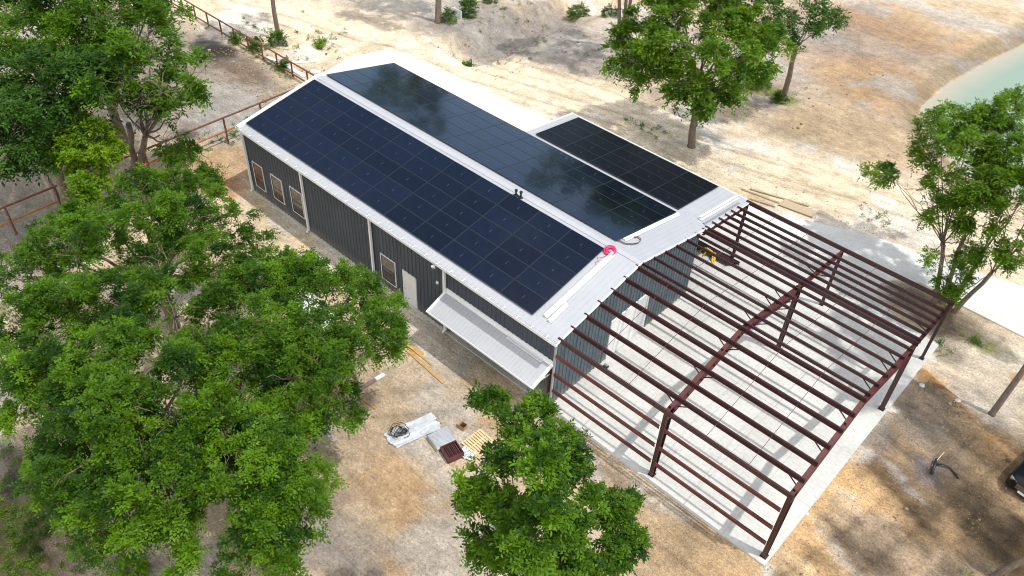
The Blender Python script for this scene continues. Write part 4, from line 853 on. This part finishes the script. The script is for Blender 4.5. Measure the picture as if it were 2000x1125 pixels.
# ------------------------------------------------------------------ things on the ground near side
def boards(name, label, cat, segs, m, w, h, z=None, group=None):
    c = segs[0][0]; T = thing(name, label, cat, (c[0],c[1],gz(c[0],c[1])), 0, group)
    for i, (a, b, dz) in enumerate(segs):
        mb = MB(); mb.beam((a[0],a[1],gz(*a)+h/2+.02+dz),(b[0],b[1],gz(*b)+h/2+.02+dz), w, h); PT(mb, 'board', M[m], T)
for i, (a,b,dz,w_,lab) in enumerate((((16.0,-2.28),(18.5,-2.12),0,.24,'wide yellow board nearest the wall in the lumber by the building'),((16.3,-2.62),(18.2,-2.44),.0,.20,'yellow board lying just outside the widest one'),((15.9,-2.2),(17.5,-2.5),.06,.14,'short yellow board crossing on top of the lumber'),((17.2,-2.46),(20.75,-2.72),0,.16,'longest single yellow board pointing at the awning'),((17.9,-2.25),(19.4,-2.3),.0,.09,'thin brown stick beside the longest board'))):
    boards('lumber_board', lab, 'board', [(a,b,dz)], 'wood', w_, .045, group='loose lumber by the wall')
T = thing('steel_channel', 'long dull purple steel channel with a white end lying on the sand', 'steel channel', (18.1,-5.8,gz(18.1,-5.8)))
mb = MB(); z = gz(18.1,-5.8)+.1; mb.beam((18.02,-7.4,z),(18.18,-5.05,z), .18, .10); M['mauve'] = mat('dull mauve primer', (.22,.15,.155), .5); PT(mb, 'channel', M['mauve'], T)
mb = MB(); mb.beam((18.181,-5.04,z+.005),(18.22,-4.5,z+.005), .19, .11); PT(mb, 'white_end', M['white'], T)
boards('wood_lath', 'short yellow lath lying below the purple channel', 'lath', [((18.45,-6.3),(19.65,-6.26),0)], 'wood', .09, .04)
def wrinkled(name, label, cat, cx, cy, lx, ly, rot, m, seed, amp=.10, base=.04):
    n, k = 34, 22; X, Y = np.meshgrid(np.linspace(-.5,.5,n), np.linspace(-.5,.5,k))
    edge = 1+.10*(fbm(X*6+seed,Y*6,seed,3)-.5)*2
    x = X*lx*edge; y = Y*ly*(1+.22*(fbm(X*4+seed,Y*3+3,seed+3,3)-.5)*2)
    z = base+amp*fbm(X*9+seed,Y*5,seed,4)**1.4
    c, s = math.cos(rot), math.sin(rot); wx_ = x*c-y*s+cx; wy_ = x*s+y*c+cy
    i_ = np.arange(n*k).reshape(k,n); q = np.stack([i_[:-1,:-1],i_[:-1,1:],i_[1:,1:],i_[1:,:-1]],-1).reshape(-1,4)
    v = np.stack([x*c-y*s,x*s+y*c,z],-1).reshape(-1,3)
    o = np_mesh(name, v, q, M[m], smooth=True); o.location = (cx,cy,gz(cx,cy)); return tag(o, label, cat)
wrinkled('plastic_tarp', 'crumpled white plastic sheet on the dirt under black cables', 'tarp', 21.95, -5.85, 1.15, 2.5, -.27, 'film', 4)
T = thing('cable_tangle', 'tangle of black cables lying on the white plastic sheet', 'cables', (21.65,-6.35,gz(21.6,-6.3)+.10))
rng = np.random.default_rng(8)
for k in range(9):
    mb = MB(); pts = []; ph = rng.uniform(0,6.28); R0 = rng.uniform(.12,.40); cx = 21.62+rng.normal()*.12; cy = -6.38+rng.normal()*.20
    for i in range(20):
        a = ph+i/20*rng.uniform(5,6.6); pts.append((cx+math.cos(a)*R0*(1+.25*math.sin(a*3)), cy+math.sin(a)*R0*(1.2+.2*math.sin(a*2+1)), T.location[2]+.05+.015*k))
    mb.tube(pts, .016, 5); PT(mb, 'cable', M['blackp'], T, smooth=True)
def rbox(T, name, m, cx, cy, rot, x0,x1,y0,y1,z0,z1, parent=None):
    mb = MB(); mb.box(x0,x1,y0,y1,z0,z1); c, s = math.cos(rot), math.sin(rot)
    mb.v = [(x*c-y*s, x*s+y*c, z) for x,y,z in mb.v]; return mb.build(name, M[m], parent or T)
# wrapped pallet
cx, cy, rt = 23.36, -5.28, -.22
T = thing('wrapped_pallet', 'flat pallet load wrapped in grey white film between the tarp and the pallet', 'wrapped pallet', (cx,cy,gz(cx,cy)))
for y in (-.5,0,.5): rbox(T, 'bearer', 'paleWood', cx, cy, rt, -.46,.46,y-.05,y+.05,0,.12)
n, k = 26, 26; X, Y = np.meshgrid(np.linspace(-.5,.5,n), np.linspace(-.55,.55,k)); Z = .30+.05*fbm(X*3,Y*14,6,3)-.10*np.clip(np.maximum(np.abs(X)-.46,np.abs(Y)-.51),0,1)*25
c, s = math.cos(rt), math.sin(rt); v = np.stack([X*c-Y*s,X*s+Y*c,Z],-1).reshape(-1,3); i_ = np.arange(n*k).reshape(k,n)
M['film2'] = mat('streaked grey film', (.36,.385,.42), .3, var=.35, scale=3, bump=.5, bscale=9, stretch=(.6,6,1))
np_mesh('film', v, np.stack([i_[:-1,:-1],i_[:-1,1:],i_[1:,1:],i_[1:,:-1]],-1).reshape(-1,4), M['film2'], parent=T, smooth=True)
rbox(T, 'load', 'galv', cx, cy, rt, -.47,.47,-.52,.52,.125,.275)
# brown crate of channels
cx, cy, rt = 24.26, -5.48, -.28
T = thing('steel_crate', 'low brown open crate full of dark red steel channels', 'crate', (cx,cy,gz(cx,cy)))
rbox(T, 'base', 'steel', cx, cy, rt, -.42,.42,-.42,.42,.02,.08)
for a in ((-.42,.42,-.42,-.36),(-.42,.42,.36,.42),(-.42,-.36,-.357,.357),(.36,.42,-.357,.357)): rbox(T, 'side', 'steel_lit', cx, cy, rt, *a, .083,.36)
for i in range(8): rbox(T, 'channel', 'steel_lit' if i%2 else 'steel', cx, cy, rt, -.35,.35,-.33+i*.085,-.275+i*.085,.09,.26+.02*(i%3))
wrinkled('film_scrap', 'crumpled grey film lying between the brown crate and the pallet', 'film', 24.80, -4.98, .75, .62, .3, 'film', 9, .22)
# wooden pallet
cx, cy, rt = 24.66, -4.18, -.03
T = thing('wooden_pallet', 'pale wooden pallet with evenly spaced slats lying on the dirt', 'pallet', (cx,cy,gz(cx,cy)))
for x in (-.46,0,.46): rbox(T, 'stringer', 'paleWood', cx, cy, rt, x-.035,x+.035,-.62,.62,.02,.12)
for i in range(9): rbox(T, 'slat', 'paleWood', cx, cy, rt, -.5,.5,-.62+i*.1425,-.52+i*.1425,.122,.145)
for i in range(3): rbox(T, 'slat', 'paleWood', cx, cy, rt, -.5,.5,-.62+i*.57,-.52+i*.57,.0,.019)
# cardboard box
cx, cy, rt = 23.5, -4.03, .12
T = thing('cardboard_box', 'small open cardboard box on the dirt by the pallet', 'box', (cx,cy,gz(cx,cy)))
for a in ((-.16,.16,-.15,-.142),(-.16,.16,.142,.15),(-.16,-.152,-.142,.142),(.152,.16,-.142,.142)): rbox(T, 'side', 'card', cx, cy, rt, *a, .0,.26)
rbox(T, 'bottom', 'card', cx, cy, rt, -.152,.152,-.142,.142,.0,.01); rbox(T, 'contents', 'blackp', cx, cy, rt, -.12,.06,-.10,.11,.011,.17); rbox(T, 'flap', 'card', cx, cy, rt, -.28,-.161,-.14,.14,.252,.26)
# scraps at the corner
z = gz(25.4,-1)
for (a,b,w_,lab) in (((25.15,-1.0),(25.42,-.62),.12,'short red steel offcut standing closest to the tree tip'),((25.5,-1.25),(25.62,-.55),.12,'longest red steel offcut near the building corner'),((25.55,-.62),(25.85,-.45),.12,'small dark steel offcut nearest the slab corner')):
    T = thing('steel_offcut', lab, 'steel scrap', (a[0],a[1],z), 0, 'steel offcuts by the corner'); mb = MB(); mb.beam((*a,z+.07),(*b,z+.08), w_, .02); mb.beam((a[0]-.05,a[1],z+.11),(b[0]-.05,b[1],z+.12), .015, .07); PT(mb, 'offcut', M['steel_lit'], T)
T = thing('white_pipe', 'thin white pipe leaning at the building corner beside the brown column', 'pipe', (24.75,-.62,gz(24.7,-.6))); mb = MB(); mb.tube([(24.75,-.62,gz(24.7,-.6)+.02),(25.25,-.02,.62)], .03, 8); PT(mb, 'tube', M['white'], T)
# white sheets under the trees
T = thing('metal_sheets', 'white metal roofing sheets stacked on the ground under the trees', 'metal sheets', (11.6,-4.3,gz(11.6,-4.3)))
for i in range(3):
    mb = MB(); mb.box(9.7+i*.15,13.3-i*.1,-5.1+i*.08,-3.65+i*.05,-.05+i*.045,-.012+i*.045)
    for q in range(5): mb.box(9.72+i*.15,13.28-i*.1,-4.95+q*.27+i*.05,-4.90+q*.27+i*.05,-.014+i*.045,.004+i*.045)
    PT(mb, 'sheet', M['white'], T)
# small tool box on the slab
T = thing('toolbox', 'small dark open toolbox on the slab near the gable wall', 'toolbox', (25.95,4.05,0)); mb = MB(); mb.box(25.83,26.08,3.95,4.15,.003,.13); PT(mb, 'case', M['blackp'], T)
mb = MB(); mb.box(25.86,26.05,3.98,4.12,.131,.16); PT(mb, 'tray', M['galv'], T); mb = MB(); mb.tube([(25.84,4.05,.14),(25.86,4.05,.24),(26.05,4.05,.24),(26.07,4.05,.14)], .012, 6); PT(mb, 'handle', M['galv'], T)
# steel bundle under the lean-to
T = thing('steel_bundle', 'bundle of dark red steel members on the slab under the lean-to', 'steel bundle', (24.2,16.0,0))
for i in range(5):
    mb = MB(); y = 15.75+i*.13; mb.prism([(y,.10),(y+.10,.10),(y+.10,.115),(y+.015,.115),(y+.015,.29),(y+.10,.29),(y+.10,.305),(y,.305)], 'x', 21.5, 26.0+.12*i); PT(mb, 'member', M['steel'], T)
mb = MB()
for x in (22.2, 25.0): mb.box(x,x+.1,15.6,16.5,.0,.098)
PT(mb, 'bearer', M['wood'], T)
T = thing('yellow_strap', 'bright yellow lifting strap thrown over the steel bundle', 'strap', (24.6,15.9,.3))
for k, pts in enumerate(([(24.1,15.55,.1),(24.15,15.7,.33),(24.3,16.0,.345),(24.7,15.95,.34),(24.95,15.72,.34),(25.1,15.5,.06),(25.3,15.35,.03)],[(24.4,15.5,.03),(24.5,15.7,.33),(24.75,15.8,.36),(25.0,15.9,.36),(25.2,15.55,.1)])):
    mb = MB()
    for a, b in zip(pts[:-1], pts[1:]): mb.beam(a, b, .11, .02)
    PT(mb, 'webbing', M['yellow'], T)
# timber behind the lean-to
T = thing('plywood_sheet', 'weathered plywood sheet lying on the sand behind the open frame', 'plywood', (26.2,23.5,gz(26.2,23.5)))
M['ply'] = mat('weathered plywood', (.42,.335,.23), .85, var=.12); z = gz(26.2,23.5)
mb = MB(); mb.prism([(24.9,23.75),(27.2,24.15),(27.15,24.95),(24.9,24.6)], 'z', z+.10, z+.13); PT(mb, 'sheet', M['ply'], T)
mb = MB(); mb.beam((25.0,23.85,z+.05),(27.15,24.22,z+.05), .09, .09); mb.beam((25.0,24.5,z+.05),(27.0,24.85,z+.05), .09, .09); PT(mb, 'bearer', M['wood'], T)
for i, (a,b,lab) in enumerate((((22.2,23.6),(25.2,24.1),'pale board lying second out behind the roof end'),((22.6,24.0),(26.4,25.2),'long thin board lying farthest out on the sand behind the roof'),((23.2,22.95),(24.9,23.4),'short board with a dark edge closest to the frame corner'))):
    boards('timber_board', lab, 'board', [(a,b,.02*i)], 'oldWood', .14 if i != 2 else .07, .06, group='timber behind the lean-to')
# white boards by the fence
for i, (a,b,w_,lab) in enumerate((((-14.9,11.3),(-12.9,11.5),.30,'white board lying along the fence, farthest up the track'),((-13.3,11.6),(-10.2,11.5),.35,'longest white board lying against the fence foot'),((-12.7,12.2),(-11.6,13.7),.22,'white board lying across the sand away from the fence'),((-10.6,12.4),(-10.0,12.9),.45,'small white slab nearest the building gable'))):
    boards('white_board', lab, 'board', [(a,b,0)], 'white', w_, .06, group='white boards by the fence')
T = thing('white_board', 'white panel propped behind the green bush by the ditch', 'panel', (-10.4,28.2,gz(-10.4,28.2))); mb = MB(); z = gz(-10.4,28.2); mb.box(-10.9,-9.6,28.1,28.16,z,z+.75); mb.box(-10.9,-10.82,28.16,28.5,z,z+.6); PT(mb, 'sheet', M['white'], T)
T = thing('marker_stake', 'short white marker stake at the end of the ditch', 'stake', (-4.2,24.1,gz(-4.2,24.1))); mb = MB(); z = gz(-4.2,24.1); mb.tube([(-4.2,24.1,z-.05),(-4.15,24.12,z+1.0)], .04, 6); PT(mb, 'stake', M['white'], T)
# black pipe and stake in the dirt
z = gz(41.1,10.4)
T = thing('bent_pipe', 'black plastic pipe bent on the dirt with a pale wooden stake', 'pipe', (41.1,10.5,z))
mb = MB(); mb.tube([(41.18,9.82,z+.05),(41.08,10.3,z+.16),(41.0,10.7,z+.2)], .07, 8); mb.tube([(41.05,10.45,z+.14),(41.35,10.75,z+.07),(41.7,10.78,z+.05),(42.05,10.6,z+.05),(42.2,10.45,z+.05)], [.06,.055,.05,.05,.05], 8); PT(mb, 'pipe', M['blackp'], T, smooth=True)
mb = MB(); mb.beam((41.0,10.3,z),(41.12,11.0,z+.55), .035, .035); PT(mb, 'stake', M['paleWood'], T)
for x,y,s,lab in ((40.3,14.95,.16,'white lump of rock on the pale dirt by the orange berm'),(37.98,3.55,.10,'white lump of rock on the brown dirt beside the slab edge'),(38.5,15.0,.14,'pale rock by the frame corner column')):
    bm = bmesh.new(); bmesh.ops.create_icosphere(bm, subdivisions=2, radius=s)
    for v in bm.verts: v.co *= .8+.4*random.Random(int(v.co.x*1e4)+int(v.co.y*1e4)).random(); v.co.z *= .6
    me = bpy.data.meshes.new('rock'); bm.to_mesh(me); bm.free(); me.materials.append(M['stone'] if s > .15 else M['film']); o = bpy.data.objects.new('rock', me); C.objects.link(o); o.location = (x,y,gz(x,y)+s*.2); tag(o, lab, 'rock')

# ------------------------------------------------------------------ car
def car():
    ang = -.17; cx, cy = 43.80, 11.62; z = gz(44.5,13)
    T = thing('parked_car', 'black sport utility car parked at the right edge of the photo', 'car', (cx,cy,z), ang)
    # local: x to the car's other side 0..1.95, y back 0..4.8, z up
    def loft(secs):
        mb = MB(); n = len(secs[0])
        for s in secs: mb.v += s
        for i in range(len(secs)-1):
            for k in range(n-1): a = i*n+k; mb.f.append((a,a+1,a+1+n,a+n))
        mb.f.append(tuple(range(n))[::-1]); mb.f.append(tuple((len(secs)-1)*n+k for k in range(n)))
        return mb
    def sec(y, wl, zb, zt, x0=0, x1=1.95, rnd=.12):
        m_ = wl
        return [(x0+m_,y,zb),(x0+m_-.0,y,(zb+zt)/2),(x0+m_+.03,y,zt-rnd),(x0+m_+rnd+.03,y,zt),( (x0+x1)/2,y,zt+.03),(x1-m_-rnd-.03,y,zt),(x1-m_-.03,y,zt-rnd),(x1-m_,y,(zb+zt)/2),(x1-m_,y,zb)]
    b = loft([sec(-.10,.42,.32,.62),sec(-.06,.26,.28,.84),sec(.10,.08,.24,.95),sec(.35,.02,.24,1.02),sec(1.3,0,.24,1.10),sec(1.75,0,.24,1.12),sec(4.3,0,.24,1.14),sec(4.72,.04,.26,1.12),sec(4.85,.12,.34,.95)])
    b.build('body', M['carp'], T, smooth=True)
    b = loft([sec(1.28,.14,1.08,1.14,rnd=.03),sec(2.05,.20,1.08,1.66,rnd=.12),sec(2.6,.22,1.08,1.76,rnd=.14),sec(4.2,.22,1.08,1.74,rnd=.14),sec(4.72,.20,1.08,1.2,rnd=.04)])
    b.build('cabin', M['carp'], T, smooth=True)
    g = MB(); g.add([(.30,1.36,1.17),(1.65,1.36,1.17),(1.52,2.02,1.665),(.43,2.02,1.665)], [(0,1,2,3)]); g.v = [(x,y-.02,z_+.022) for x,y,z_ in g.v]; g.build('windscreen', M['glass'], T)
    for s in (.155, 1.795):
        g = MB(); d = -.02 if s < 1 else .02
        g.add([(s+d,1.75,1.17),(s+d,4.2,1.17),(s+d*-2+(.06 if s<1 else -.06),4.0,1.58),(s+d*-2+(.06 if s<1 else -.06),2.2,1.58)], [(0,1,2,3)]); g.build('side_window', M['glass'], T)
    for x in (-.20, 1.93):
        g = MB(); g.box(x,x+.22,1.72,1.84,1.10,1.26); g.build('mirror', M['carp'], T)
    for x0, x1 in ((.14,.48),(1.47,1.81)):
        g = MB(); g.add([(x0,-.075 if x0>.3 else -.01,.70),(x1,-.075 if x1<1.6 else -.01,.70),(x1,-.075 if x1<1.6 else -.01,.83),(x0,-.075 if x0>.3 else -.01,.83),(x0,.08,.70),(x1,.08,.70),(x1,.08,.86),(x0,.08,.86)], [(0,1,2,3),(4,5,6,7),(0,1,5,4),(3,2,6,7),(0,3,7,4),(1,2,6,5)]); g.build('headlight', M['chrome'], T)
    g = MB()
    for k in range(4): g.box(.52,1.43,-.115,-.085,.50+k*.075,.525+k*.075)
    gr = g.build('grille', M['chrome'], T)
    g = MB(); g.box(.72,1.23,-.145,-.118,.36,.47); g.build('number_plate', M['white'], T)
    for x in (-.0, 1.73):
        for y in (.95, 3.85):
            g = MB(); g.tube([(x,y,.35),(x+.22,y,.35)], .35, 22); w_ = g.build('wheel', M['rubber'], T, smooth=False)
            g = MB(); g.tube([(x-.012 if x < 1 else x+.2,y,.35),(x+.02 if x < 1 else x+.235,y,.35)], .22, 16); g.build('rim', M['chrome'], w_)
car()
